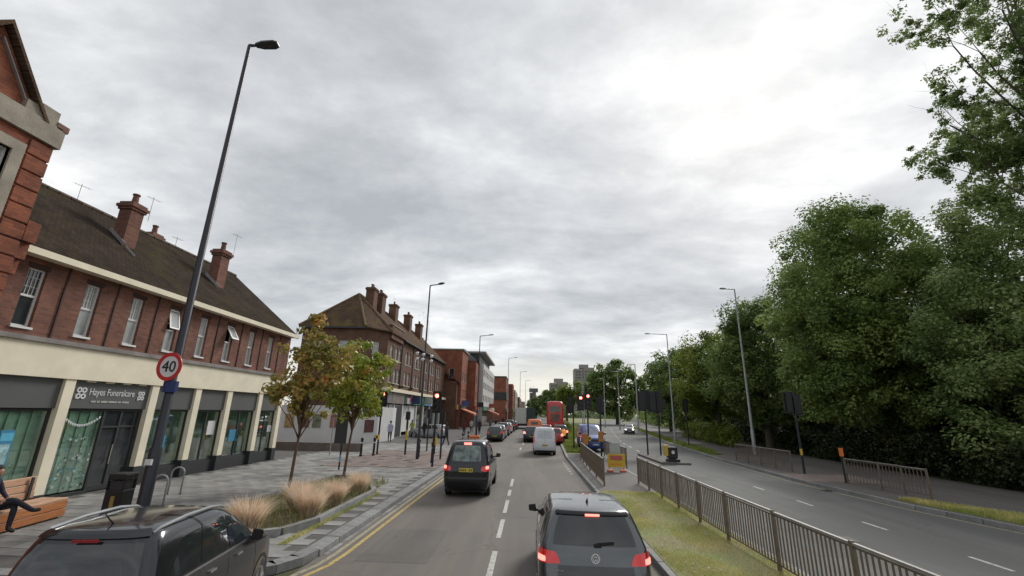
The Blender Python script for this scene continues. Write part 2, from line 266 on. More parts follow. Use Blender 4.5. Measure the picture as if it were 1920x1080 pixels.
# ------------------------------------------------------------------ mesh helpers
class MB:
    def __init__(s): s.v = []; s.f = []; s.m = []
    def add(s, vs, fs, mi=0):
        o = len(s.v); s.v += [tuple(p) for p in vs]; s.f += [tuple(o+i for i in f) for f in fs]; s.m += [mi]*len(fs); return s
    def box(s, x0, x1, y0, y1, z0, z1, mi=0):
        x0, x1 = min(x0, x1), max(x0, x1); y0, y1 = min(y0, y1), max(y0, y1); z0, z1 = min(z0, z1), max(z0, z1)
        return s.add([(x0,y0,z0),(x1,y0,z0),(x1,y1,z0),(x0,y1,z0),(x0,y0,z1),(x1,y0,z1),(x1,y1,z1),(x0,y1,z1)],
                     [(0,3,2,1),(4,5,6,7),(0,1,5,4),(1,2,6,5),(2,3,7,6),(3,0,4,7)], mi)
    def bar(s, a, b, w, h=None, upv=(0,0,1), mi=0):
        h = h or w; a = Vector(a); b = Vector(b); d = (b-a).normalized(); u = Vector(upv)
        if abs(d.dot(u)) > .95: u = Vector((0,1,0))
        x = d.cross(u).normalized()*w/2; y = x.cross(d).normalized()*h/2
        return s.add([a-x-y, a+x-y, a+x+y, a-x+y, b-x-y, b+x-y, b+x+y, b-x+y], [(0,3,2,1),(4,5,6,7),(0,1,5,4),(1,2,6,5),(2,3,7,6),(3,0,4,7)], mi)
    def tube(s, pts, rad, n=10, mi=0, cap=True):
        pts = [Vector(p) for p in pts]
        if not hasattr(rad, '__len__'): rad = [rad]*len(pts)
        rings = []; x = None
        for i, p in enumerate(pts):
            d = (pts[min(i+1, len(pts)-1)] - pts[max(i-1, 0)]).normalized()
            if x is None: x = d.cross(Vector((0,0,1)) if abs(d.z) < .9 else Vector((1,0,0))).normalized()
            else: x = (x - d*x.dot(d)).normalized()
            y = d.cross(x)
            rings.append([p + (x*math.cos(2*math.pi*k/n) + y*math.sin(2*math.pi*k/n))*rad[i] for k in range(n)])
        vs = [q for r in rings for q in r]; fs = []
        for i in range(len(pts)-1):
            for k in range(n): fs.append((i*n+k, i*n+(k+1) % n, (i+1)*n+(k+1) % n, (i+1)*n+k))
        if cap: fs.append(tuple(range(n-1, -1, -1))); fs.append(tuple((len(pts)-1)*n+k for k in range(n)))
        return s.add(vs, fs, mi)
    def prism(s, poly, z0, z1, mi=0):
        n = len(poly); vs = [(x, y, z0) for x, y in poly] + [(x, y, z1) for x, y in poly]
        return s.add(vs, [tuple(range(n-1, -1, -1)), tuple(range(n, 2*n))] + [(i, (i+1) % n, n+(i+1) % n, n+i) for i in range(n)], mi)
    def disc(s, c, nrm, r, t, n=24, mi=0, ry=None):
        c = Vector(c); nrm = Vector(nrm).normalized(); x = nrm.cross(Vector((0,0,1))).normalized(); y = Vector((0, 0, 1)) if abs(nrm.z) < .01 else x.cross(nrm); ry = ry or r
        vs = [c + x*r*math.cos(2*math.pi*k/n) + y*ry*math.sin(2*math.pi*k/n) + nrm*o for o in (0, t) for k in range(n)]
        return s.add(vs, [tuple(range(n)), tuple(range(2*n-1, n-1, -1))] + [(i, n+i, n+(i+1) % n, (i+1) % n) for i in range(n)], mi)
    def ring(s, c, nrm, r0, r1, t, n=28, mi=0):
        c = Vector(c); nrm = Vector(nrm).normalized(); x = nrm.cross(Vector((0,0,1))).normalized(); y = x.cross(nrm)
        vs = []
        for k in range(n):
            a = 2*math.pi*k/n; d = x*math.cos(a)+y*math.sin(a)
            vs += [c+d*r0, c+d*r1, c+d*r1+nrm*t, c+d*r0+nrm*t]
        fs = []
        for k in range(n):
            a, b = 4*k, 4*((k+1) % n)
            for q in range(4): fs.append((a+q, b+q, b+(q+1) % 4, a+(q+1) % 4))
        return s.add(vs, fs, mi)
    def obj(s, name, mats, parent=None, smooth=False, world=True, link=True, recalc=True, bevel=0.):
        me = bpy.data.meshes.new(name)
        off = Vector((0, 0, 0))
        if parent is not None and world:
            r = parent
            while r.parent: r = r.parent
            off = r.location
        me.from_pydata([(x-off[0], y-off[1], z-off[2]) for x, y, z in s.v], [], s.f)
        for m in (mats if isinstance(mats, (list, tuple)) else [mats]): me.materials.append(m)
        me.polygons.foreach_set('material_index', s.m)
        if recalc:
            import bmesh
            bm = bmesh.new(); bm.from_mesh(me); bmesh.ops.recalc_face_normals(bm, faces=bm.faces)
            if bevel: bmesh.ops.bevel(bm, geom=bm.edges, offset=bevel, segments=1, affect='EDGES')
            bm.to_mesh(me); bm.free()
        if smooth: me.polygons.foreach_set('use_smooth', [True]*len(me.polygons)); 
        me.update()
        if smooth and smooth != 1: me.set_sharp_from_angle(angle=R(smooth))
        o = bpy.data.objects.new(name, me)
        if link: COL.objects.link(o)
        if parent is not None: o.parent = parent
        return o
def tag(o, label=None, cat=None, group=None, kind=None):
    if label: o['label'] = label
    if cat: o['category'] = cat
    if group: o['group'] = group
    if kind: o['kind'] = kind
    return o
def thing(name, label, cat, loc=(0,0,0), rz=0., group=None):
    o = bpy.data.objects.new(name, None); COL.objects.link(o); o.location = loc; o.rotation_euler = (0,0,rz); o.empty_display_size = .2
    return tag(o, label, cat, group)
def copy_tree(o, loc=None, rz=None, label=None, parent=None, scale=None):
    c = o.copy(); COL.objects.link(c)
    if parent is not None: c.parent = parent
    if loc is not None: c.location = loc
    if rz is not None: c.rotation_euler = (0,0,rz)
    if label: c['label'] = label
    if scale: c.scale = scale
    for ch in list(o.children): copy_tree(ch, parent=c)
    return c
def structure(o): o['kind'] = 'structure'; return o
def rawmesh(name, co, quads, m, parent=None, link=True, loc=None):
    """fast numpy mesh of quads"""
    me = bpy.data.meshes.new(name); n = len(co); q = len(quads)
    if parent is not None or loc is not None:
        off = np.array(loc if loc is not None else parent.location); co = co - off
    me.vertices.add(n); me.vertices.foreach_set('co', co.astype(np.float32).ravel())
    k = quads.shape[1]
    me.loops.add(q*k); me.loops.foreach_set('vertex_index', quads.astype(np.int32).ravel())
    me.polygons.add(q); me.polygons.foreach_set('loop_start', np.arange(0, q*k, k, dtype=np.int32))
    me.materials.append(m); me.update(calc_edges=True)
    o = bpy.data.objects.new(name, me); COL.objects.link(o)
    if parent is not None: o.parent = parent
    return o
def textobj(txt, size, m, parent, loc, rot, sx=1., name='lettering', ext=.006, align='CENTER'):
    cu = bpy.data.curves.new(name, 'FONT'); cu.body = txt; cu.size = size; cu.align_x = align; cu.align_y = 'CENTER'; cu.extrude = ext; cu.resolution_u = 3
    cu.materials.append(m); o = bpy.data.objects.new(name, cu); COL.objects.link(o); o.parent = parent
    
    dg = bpy.context.evaluated_depsgraph_get(); me = bpy.data.meshes.new_from_object(o.evaluated_get(dg)); bpy.data.objects.remove(o); o = bpy.data.objects.new(name, me); COL.objects.link(o); o.parent = parent
    o.location = Vector(loc) - parent.location if parent else loc; o.rotation_euler = rot; o.scale = (sx, 1, 1); return o

# ================================================================== GROUND AND ROADS
# x of edges as functions of y
def itp(y, ys, xs): return float(np.interp(y, ys, xs))
def far_kerb(y): return itp(y, [-5, 5, 10, 13.3, 16.3, 21.7, 33, 50, 65, 90, 120, 200, 400], [18, 15.6, 13.9, 13.06, 12.5, 12.2, 12.76, 14.6, 16.8, 20.6, 25.5, 40, 90])
def near_kerb(y): return itp(y, [-5, 20, 31, 35, 48, 65, 95, 120, 200, 400], [4.95, 4.95, 5.0, 4.2, 5.0, 7.4, 12.4, 16.8, 31.5, 81])
def med_kerb(y): return itp(y, [-5, 30, 60, 120, 400], [2.45, 2.4, 3.6, 6.2, 22])
def left_kerb(y): return itp(y, [-5, 28, 34, 60, 120, 400], [-4.03, -4.05, -4.75, -4.6, -4.0, 4])
def strip(name, ys, fa, fb, z, m, kind='structure', thick=0):
    co = []; q = []
    for i, y in enumerate(ys):
        a, b = fa(y), fb(y); k = 4
        for j in range(k+1): co.append((a+(b-a)*j/k, y, z))
    for i in range(len(ys)-1):
        for j in range(4): q.append((i*5+j, i*5+j+1, (i+1)*5+j+1, (i+1)*5+j))
    o = rawmesh(name, np.array(co), np.array(q), m)
    tag(o, kind=kind); return o
YS = list(np.concatenate([np.arange(-6, 60, 2), np.arange(60, 120, 5), np.arange(120, 401, 20)]))
g = MB().add([(-1500,-200,-.03),(1500,-200,-.03),(1500,2500,-.03),(-1500,2500,-.03)], [(0,1,2,3)]); structure(g.obj('ground', M_earth))
g = MB()
strip('road', YS, lambda y: -14 if y < 7.9 else left_kerb(y)-.02, lambda y: med_kerb(y)+.02, 0., M_roadL)
strip('carriageway', YS, lambda y: near_kerb(y)-.02, lambda y: far_kerb(y)+.02, 0., M_roadR)
# side road on the left beyond the first shops is only hinted: pavement runs through
PZ = .12
def pave_poly(name, poly, z, m): return structure(MB().prism(poly, -.02, z).obj(name, m))
pave_poly('pavement_bed', [(-24, 2), (-9.4, 2), (-9.4, 7.8), (-5.4, 8.05), (-4.75, 8.4), (-4.45, 8.9), (-4.36, 9.6), (-4.36, 28), (-5.05, 34), (-4.9, 60), (-4.3, 120), (-2, 260), (-40, 260), (-40, 8), (-24, 8)], PZ-.012, M_joint)
# median
def mlane(y): return med_kerb(y)
mys = [y for y in YS if y >= -6 and y <= 260]
def strip_solid(name, ys, fa, fb, z0, z1, m):
    poly = [(fa(y), y) for y in ys] + [(fb(y), y) for y in reversed(ys)]
    mb = MB(); n = len(ys)
    vs = []; fs = []
    for y in ys: vs += [(fa(y), y, z0), (fa(y), y, z1), (fb(y), y, z1), (fb(y), y, z0)]
    for i in range(n-1):
        a = 4*i; b = a+4
        for q in range(4): fs.append((a+q, a+(q+1) % 4, b+(q+1) % 4, b+q))
    fs += [(0,1,2,3), (4*n-1, 4*n-2, 4*n-3, 4*n-4)]
    return mb.add(vs, fs).obj(name, m)
structure(strip_solid('median_verge', [-6, 0, 4, 8, 12, 15, 17.2], lambda y: med_kerb(y)+.13, lambda y: near_kerb(y)-.13, -.02, .13, M_verge))
structure(strip_solid('median_footway', [17.2, 20, 25, 30, 32], lambda y: med_kerb(y)+.13, lambda y: near_kerb(y)-.13, -.02, .12, M_path))
structure(strip_solid('median_verge', [32, 35, 40, 48, 65, 95, 120, 200, 300], lambda y: med_kerb(y)+.13, lambda y: near_kerb(y)-.13, -.02, .13, M_verge))
# right hand side: footway, verge strips, path
def fk(y): return far_kerb(y)+.13
structure(strip_solid('footway', [-5, 5, 10, 13.3, 16.3, 21.7, 33, 50, 65, 90, 120, 200], fk, lambda y: far_kerb(y)+7.5, -.02, .11, M_path))
structure(strip_solid('verge', [-5, 4, 9, 13, 16, 17.1], lambda y: far_kerb(y)+.35, lambda y: far_kerb(y)+1.9 if y < 15 else far_kerb(y)+1.9-(y-15)*.45, .05, .135, M_verge))
structure(strip_solid('verge', [34, 37, 41, 50, 65, 90, 120, 180], lambda y: far_kerb(y)+.3, lambda y: far_kerb(y)+(.6 if y < 35 else 1.3 if y < 38 else 1.9), .05, .135, M_verge))
structure(MB().prism([(12.33, 21.3), (15.9, 21.3), (15.9, 24.0), (12.33, 24.0)], .05, .118).obj('tactile_paving', M_pink))
# left plaza pink strip at the crossing
mbp = MB()
for i in range(14):
    for j in range(22):
        x = -4.42-.4*(i+1); y = 22.2+.4*j+.0
        if random.random() < .06: continue
        mbp.box(x+.008, x+.392, y+.008, y+.392, .05, .121+random.uniform(0, .004))
tag(mbp.obj('paving_block', M_pink), kind='stuff')
# paving slabs, the nearest as pieces
slab_parent = MB().box(-13.55, -4.4, 9.0, 9.02, .05, .1).obj('pavement', M_joint); structure(slab_parent)
sm = MB().box(-.292, .292, -.192, .192, -.03, .0).obj('paving_slab', M_slab, link=False)
def in_planter(x, y):
    poly = [(-4.95, 11.0), (-4.95, 15.3), (-6.2, 18.5), (-7.8, 18.5), (-8.2, 10.0), (-6, 9.7), (-5.2, 10.2)]
    c = False
    for i in range(len(poly)):
        x1, y1 = poly[i]; x2, y2 = poly[i-1]
        if (y1 > y) != (y2 > y) and x < (x2-x1)*(y-y1)/(y2-y1)+x1: c = not c
    return c
slabs = []
for j in range(-8, 75):
    for i in range(0, 17):
        y = 8.25+.4*j; x = -4.72-.6*i+(.3 if j % 2 else 0)
        if x < -13.25 or (x > -4.68): continue
        if y < 8.4 and x > -9.7: continue
        if y < 8.9 and x > -5.2: continue
        if in_planter(x, y): continue
        if y > 22 and x > -10.1 and y < 31.2: continue
        slabs.append((x, y))
slabs.sort(key=lambda p: (p[0]-0)**2+(p[1])**2 if p[1] > 7.5 else 999)
mbs = MB()
for k, (x, y) in enumerate(slabs):
    z = PZ+random.uniform(-.004, .004)
    if k < 290:
        o = bpy.data.objects.new('paving_slab', sm.data); COL.objects.link(o); o.location = (x, y, z); o.parent = slab_parent
        o.rotation_euler = (random.uniform(-.006, .006), random.uniform(-.006, .006), random.uniform(-.004, .004))
    else: mbs.box(x-.292, x+.292, y-.192, y+.192, z-.03, z)
o = mbs.obj('distant_paving', M_slab2, slab_parent, world=False); tag(o, kind='stuff')
# kerb stones
ks = MB().box(-.15, .15, -.452, .452, -.14, .0).obj('kerb_stone', M_kerb, link=False, bevel=.012)
kerb_mb = MB()
def kerb_line(name, fx, y0, y1, side, near_limit, width=.15, pieces=True, slant=True):
    par = MB().box(fx(y0), fx(y0)+.02, y0, y0+.02, -.02, .02).obj(name, M_kerb); structure(par)
    y = y0; far = MB(); n = 0
    while y < y1:
        yc = y+.46; x = fx(yc); a = math.atan2(fx(yc+.4)-fx(yc-.4), .8)
        if yc < near_limit:
            o = bpy.data.objects.new('kerb_stone', ks.data); COL.objects.link(o); o.parent = par; o.location = (x+side*width*.5, yc, .125+random.uniform(-.004, .004)); o.rotation_euler = (0, 0, -a); o.scale = (width/.3, 1, 1); n += 1
            y += .92
        else:
            L_ = 2.0 if yc < 60 else 6.0
            xa, xb = fx(y), fx(y+L_)
            far.add([(xa, y, -.02), (xa+side*width, y, -.02), (xa+side*width, y, .13), (xa, y, .13), (xb, y+L_, -.02), (xb+side*width, y+L_, -.02), (xb+side*width, y+L_, .13), (xb, y+L_, .13)], [(0,1,2,3),(4,7,6,5),(0,4,5,1),(1,5,6,2),(2,6,7,3),(3,7,4,0)]); y += L_
    if far.v: tag(far.obj('far_kerb', M_kerb, par, world=False), kind='stuff')
kerb_line('kerb', left_kerb, 9.4, 200, -1, 45, .32)
kerb_line('median_kerb', med_kerb, 2, 200, 1, 30, .13)
kerb_line('median_kerb', near_kerb, 2, 200, -1, 20, .13)
kerb_line('footway_kerb', far_kerb, 5, 180, 1, 45, .14)
cp = [(-4.06, 9.38), (-4.13, 8.9), (-4.36, 8.45), (-4.75, 8.1), (-5.4, 7.8), (-6.3, 7.66), (-7.3, 7.6), (-8.3, 7.55), (-9.2, 7.5)]
kc = MB()
par = MB().box(-4.3, -4.28, 9.36, 9.38, 0, .02).obj('kerb_corner', M_kerb); structure(par)
for a, b in zip(cp, cp[1:]):
    a = Vector((*a, .06)); b = Vector((*b, .06)); d = (b-a).normalized(); nrm = Vector((-d.y, d.x, 0))*-.15
    k = MB().bar(a+nrm+d*.006+Vector((0, 0, -.005)), b+nrm-d*.006+Vector((0, 0, -.005)), .30, .145); k.obj('kerb_stone', M_kerb, par, world=False)
# channel of setts beside the kerb
mch = MB()
y = 9.5
while y < 30:
    mch.box(-4.02, -3.93, y, y+.19, -.02, .006+random.uniform(0, .003)); y += .2
tag(mch.obj('channel_blocks', M_slab2), kind='stuff')
# road markings
rm = MB()
def flat(x0, x1, y0, y1, z=.004, mi=0): rm.add([(x0,y0,z),(x1,y0,z),(x1,y1,z),(x0,y1,z)], [(0,1,2,3)], mi)
for (a, b) in [(3.2, 4.9), (5.8, 7.5), (8.4, 10.1), (11.1, 12.9), (13.7, 15.6), (16.4, 17.6), (18.4, 20.4)]: flat(-.73, -.62, a, b)
for y in np.arange(36, 130, 6): flat(-.72+(y-36)*.022, -.60+(y-36)*.022, y, y+2.2)
for y in np.arange(22.4, 28.5, .9): flat(-3.9, -3.8, y, y+.3); flat(2.0, 2.1, y, y+.3)
for x, mi in ((-3.80, 2), (-3.60, 1)):
    pts = [(x, 21.0), (x, 9.6), (x-.05, 8.9), (x-.25, 8.2), (x-.7, 7.6), (x-1.6, 7.25), (x-3, 7.1)]
    for a, b in zip(pts, pts[1:]):
        a = Vector((*a, .004)); b = Vector((*b, .004)); d = (b-a).normalized(); nr = Vector((-d.y, d.x, 0))*.045
        rm.add([a-nr, b-nr, b+nr, a+nr], [(0,1,2,3)], mi)
for y in (4.2, 7.2, 10.3, 13.4, 16.5, 19.6): 
    flat(9.35, 9.45, y-.35, y+.55)
for y in np.arange(37, 110, 4.5):
    xm = (near_kerb(y)+far_kerb(y))/2; xm2 = (near_kerb(y+1.6)+far_kerb(y+1.6))/2
    rm.add([(xm-.06,y,.004),(xm+.06,y,.004),(xm2+.06,y+1.6,.004),(xm2-.06,y+1.6,.004)], [(0,1,2,3)])
for y in np.arange(4, 33, 1.0):
    rm.add([(far_kerb(y)-.32,y,.004),(far_kerb(y)-.22,y,.004),(far_kerb(y+1)-.22,y+1,.004),(far_kerb(y+1)-.32,y+1,.004)], [(0,1,2,3)], 2)
structure(rm.obj('road_markings', [M_white, M_yellow, M_cream_line]))
# manhole covers
for (x, y, w, d) in [(1.15, 12.4, .55, .5), (-2.5, 26, .6, .5), (7.6, 12.0, .5, .5)]:
    structure(MB().box(x-w/2, x+w/2, y-d/2, y+d/2, -.02, .005).obj('manhole_cover', mat('iron_cover', (.07, .065, .06), .6, metal=.3, bump=.6, bscale=50)))

# repairs, gullies
for (x0, x1, y0, y1, nm, m_) in [(-3.3, -1.9, 9.2, 11.6, 'asphalt_repair', 0), (-.3, .5, 13.2, 19.5, 'asphalt_repair', 1), (-3.4, -2.7, 19, 24.5, 'asphalt_repair', 1), (6.0, 7.4, 10.5, 13.0, 'asphalt_repair', 2), (9.9, 11.4, 17, 22, 'asphalt_repair', 2)]:
    structure(MB().add([(x0,y0,.0025),(x1,y0,.0025),(x1,y1,.0025),(x0,y1,.0025)], [(0,1,2,3)]).obj(nm, roadmat('repair%d' % m_, [(.135, .122, .112), (.150, .136, .124), (.112, .112, .108)][m_], [(.125, .115, .105), (.14, .128, .118), (.105, .105, .10)][m_]) if 'repair%d' % m_ not in MATS else MATS['repair%d' % m_]))
for (x, y) in [(2.18, 15.2), (12.0, 19.5)]:
    g_ = MB()
    g_.box(x-.2, x+.2, y-.22, y+.22, -.02, .006)
    for k in range(6): g_.box(x-.16, x+.16, y-.18+k*.065, y-.155+k*.065, .0062, .009, 1)
    structure(g_.obj('gully_grating', [mat('iron_cover', (.07, .065, .06), .6, metal=.3, bump=.6, bscale=50), M_black]))
# grass blades ---------------------------------------------------------------
def blades(name, pts, hts, m, lean=.35, wid=.012, parent=None, dirs=None, label=None, segs=2):
    n = len(pts); ang = rng.uniform(0, 2*math.pi, n); pts = np.asarray(pts); hts = np.asarray(hts)
    side = np.stack([np.cos(ang), np.sin(ang), np.zeros(n)], 1)
    ld = np.stack([np.cos(ang+1.57), np.sin(ang+1.57), np.zeros(n)], 1) if dirs is None else dirs
    ln = rng.uniform(.1, 1, n)[:, None]*lean*hts[:, None]
    co = []; rows = segs+1
    for k in range(rows):
        f = k/segs; w = wid*(1-f*.85)
        c = pts + np.array([0, 0, 1])*hts[:, None]*(f - .12*f*f) + ld*ln*f*f
        co.append(c-side*w); co.append(c+side*w)
    co = np.stack(co, 1).reshape(-1, 3); base = np.arange(n)[:, None]*(2*rows)
    q = np.concatenate([base+np.array([2*k, 2*k+1, 2*k+3, 2*k+2]) for k in range(segs)], 0)
    return rawmesh(name, co, q, m, parent=parent)
M_grass = leafmat('verge_grass', (.26, .34, .07), (.62, .56, .22), (.86, .72, .42), tr=.4, scale=.7, rough=.7)
M_grassg = leafmat('green_grass', (.13, .20, .04), (.27, .31, .07), (.42, .40, .14), tr=.3, scale=.9, rough=.7)
def scatter_strip(fa, fb, y0, y1, n, near_bias=True):
    ys = y0+(y1-y0)*rng.uniform(0, 1, n)**(1.5 if near_bias else 1); a = np.array([fa(y) for y in ys]); b = np.array([fb(y) for y in ys])
    return np.stack([a+(b-a)*rng.uniform(0, 1, n), ys, np.full(n, .12)], 1)
p = scatter_strip(lambda y: med_kerb(y)+.16, lambda y: near_kerb(y)-.2, 2.5, 17.1, 80000)
wv = np.sin(p[:, 0]*3.1+np.sin(p[:, 1]*1.3)*2)+np.sin(p[:, 1]*2.3+p[:, 0]*1.7)+np.sin(p[:, 1]*.9-p[:, 0]*4)*.8   # worn, thin patches
p = p[wv+rng.normal(0, .5, len(p)) > -.25]
p2 = scatter_strip(lambda y: med_kerb(y)+.16, lambda y: near_kerb(y)-.2, 2.5, 17.1, 22000)
tag(blades('dry_grass', p2, rng.uniform(.02, .06, len(p2)), leafmat('dry_grass', (.42, .34, .19), (.62, .52, .32), (.75, .65, .45), tr=.3, scale=.8, rough=.8), .9, .006), kind='stuff')
tag(blades('grass', p, rng.uniform(.02, .07, len(p)), M_grass, .7, .006), kind='stuff')
p = scatter_strip(lambda y: med_kerb(y)+.2, lambda y: near_kerb(y)-.3, 33, 120, 22000)
tag(blades('grass', p, rng.uniform(.08, .2, len(p)), M_grassg, .6, .03), kind='stuff')
p = scatter_strip(lambda y: far_kerb(y)+.38, lambda y: far_kerb(y)+(1.85 if y < 15 else 1.7-(y-15)*.4), 9, 17, 16000, False)
tag(blades('grass', p, rng.uniform(.05, .16, len(p)), M_grass, .6, .012), kind='stuff')
p = scatter_strip(lambda y: far_kerb(y)+.35, lambda y: far_kerb(y)+(1.2 if y < 38 else 1.85), 34.5, 110, 26000)
tag(blades('grass', p, rng.uniform(.05, .16, len(p)), M_grassg, .6, .025), kind='stuff')
# fallen litter and daisies on the verge
lit = MB()
for k in range(60):
    x = random.uniform(2.75, 4.3); y = random.uniform(5, 16.5); s = random.uniform(.012, .035)
    lit.box(x, x+s, y, y+s, .155, .155+s*.4)
tag(lit.obj('litter_scraps', mat('litter', (.5, .5, .46), .8)), kind='stuff')
exec_marks = True
# ================================================================== BUILDINGS
class Wall:
    """a straight wall: point(a, z, depth) with depth>0 into the building"""
    def __init__(s, x, y, dx, dy, nx, ny): s.o = (x, y); s.d = (dx, dy); s.n = (nx, ny)
    def p(s, a, z, dep=0): return (s.o[0]+s.d[0]*a-s.n[0]*dep, s.o[1]+s.d[1]*a-s.n[1]*dep, z)
    def box(s, mb, a0, a1, z0, z1, d0, d1, mi=0):
        vs = [s.p(a0,z0,d0), s.p(a1,z0,d0), s.p(a1,z0,d1), s.p(a0,z0,d1), s.p(a0,z1,d0), s.p(a1,z1,d0), s.p(a1,z1,d1), s.p(a0,z1,d1)]
        return mb.add(vs, [(0,3,2,1),(4,5,6,7),(0,1,5,4),(1,2,6,5),(2,3,7,6),(3,0,4,7)], mi)
    def face(s, mb, a0, a1, z0, z1, ops, dep=.14, mi=0):
        A = sorted({a0, a1, *[o[0] for o in ops], *[o[1] for o in ops]}); Z = sorted({z0, z1, *[o[2] for o in ops], *[o[3] for o in ops]})
        for i in range(len(A)-1):
            for j in range(len(Z)-1):
                am, zm = (A[i]+A[i+1])/2, (Z[j]+Z[j+1])/2
                if any(o[0] < am < o[1] and o[2] < zm < o[3] for o in ops): continue
                mb.add([s.p(A[i],Z[j]), s.p(A[i+1],Z[j]), s.p(A[i+1],Z[j+1]), s.p(A[i],Z[j+1])], [(0,1,2,3)], mi)
        for (b0, b1, c0, c1) in ops:
            for q in ([(b0,c0),(b1,c0)], [(b1,c0),(b1,c1)], [(b1,c1),(b0,c1)], [(b0,c1),(b0,c0)]):
                (p0, p1) = q; mb.add([s.p(*p0), s.p(*p1), s.p(p1[0],p1[1],dep), s.p(p0[0],p0[1],dep)], [(0,1,2,3)], mi)
def window(parent, w, a0, a1, z0, z1, fr=M_upvc, pane=M_pane, dep=.09, ft=.05, trans=None, mull=(), grid=0, sill=True, open_top=False, label=None, sillm=None):
    mb = MB(); W_ = a1-a0
    w.box(mb, a0, a0+ft, z0, z1, dep, dep+.05); w.box(mb, a1-ft, a1, z0, z1, dep, dep+.05)
    w.box(mb, a0+ft, a1-ft, z0, z0+ft, dep, dep+.05); w.box(mb, a0+ft, a1-ft, z1-ft, z1, dep, dep+.05)
    if trans: w.box(mb, a0+ft, a1-ft, trans-.03, trans+.03, dep-.006, dep+.05)
    for q in mull: w.box(mb, q-.025, q+.025, z0+ft, z1-ft, dep-.004, dep+.05)
    if grid and not open_top:
        for k in range(1, grid): aa = a0+ft+(W_-2*ft)*k/grid; w.box(mb, aa-.005, aa+.005, trans+.03, z1-ft, dep+.01, dep+.03)
        for k in (1, 2): zz = trans+(z1-trans)*k/3; w.box(mb, a0+ft, a1-ft, zz-.005, zz+.005, dep+.012, dep+.028)
    f = mb.obj('window', fr, parent)
    pm = MB(); w.box(pm, a0+ft, a1-ft, z0+ft, z1-ft if not open_top else trans-.03, dep+.033, dep+.04); pm.obj('pane', pane, f)
    if sill:
        s_ = MB(); w.box(s_, a0-.03, a1+.03, z0-.06, z0, -.05, dep); s_.obj('sill', sillm or fr, f)
    if open_top:
        om = MB(); zt = z1-ft; zb = trans+.03; hh = zt-zb; dz_, do = hh*math.cos(R(open_top)), hh*math.sin(R(open_top))
        def q(a, t): return w.p(a, zt-dz_*t, dep-.02-do*t)
        def qb(a0_, a1_, t0, t1, th=.03):
            n = Vector((w.n[0]*math.cos(R(open_top)), w.n[1]*math.cos(R(open_top)), math.sin(R(open_top))))*th
            vs = [Vector(q(a0_, t0)), Vector(q(a1_, t0)), Vector(q(a1_, t1)), Vector(q(a0_, t1))]
            return vs + [x+n for x in vs]
        F_ = [(0,3,2,1),(4,5,6,7),(0,1,5,4),(1,2,6,5),(2,3,7,6),(3,0,4,7)]
        e = ft/hh
        for r_ in ((a0, a0+ft, 0, 1), (a1-ft, a1, 0, 1), (a0+ft, a1-ft, 0, e), (a0+ft, a1-ft, 1-e, 1)): om.add(qb(*r_), F_)
        om.obj('open_casement', fr, f)
        im = MB().add(qb(a0+ft, a1-ft, e, 1-e, .012), F_); im.obj('pane', M_pane, f)
    if label: f['label'] = label
    return f
def chimney(parent, x, y, w, d, z0, z1, pots, m, name='chimney', aerial=False):
    mb = MB(); mb.box(x-w/2, x+w/2, y-d/2, y+d/2, z0, z1-.32)
    mb.box(x-w/2-.05, x+w/2+.05, y-d/2-.05, y+d/2+.05, z1-.32, z1-.22); mb.box(x-w/2-.1, x+w/2+.1, y-d/2-.1, y+d/2+.1, z1-.219, z1-.1)
    mb.box(x-w/2-.04, x+w/2+.04, y-d/2-.04, y+d/2+.04, z1-.099, z1)
    c = mb.obj(name, m, parent)
    for i in range(pots):
        yy = y+(i-(pots-1)/2)*.34
        pb = MB().tube([(x,yy,z1-.01),(x,yy,z1+.12),(x,yy,z1+.36),(x,yy,z1+.40),(x,yy,z1+.44)], [.13,.115,.10,.135,.125], 12); pb.obj('chimney_pot', M_pot, c)
    return c
def roofpoly(mb, faces, th=.12):
    """each face list of 3-4 points; thin slab with thickness downwards"""
    for f in faces:
        n = len(f); vs = [Vector(p) for p in f]; lo = [p-Vector((0,0,th)) for p in vs]
        mb.add(vs+lo, [tuple(range(n)), tuple(range(2*n-1, n-1, -1))]+[(i, n+i, n+(i+1) % n, (i+1) % n) for i in range(n)])
def aerial(x, y, z, h, parent=None):
    mb = MB(); mb.tube([(x,y,z),(x,y,z+h)], .010, 5); mb.bar((x-.07,y-.22,z+h-.08),(x+.07,y+.28,z+h-.08), .009)
    for k in range(6): t = k/5; mb.bar((x-.07+.14*t-.1,y-.22+.5*t,z+h-.08),(x-.07+.14*t+.1,y-.22+.5*t,z+h-.08), .005)
    return mb.obj('aerial', M_galv, parent)

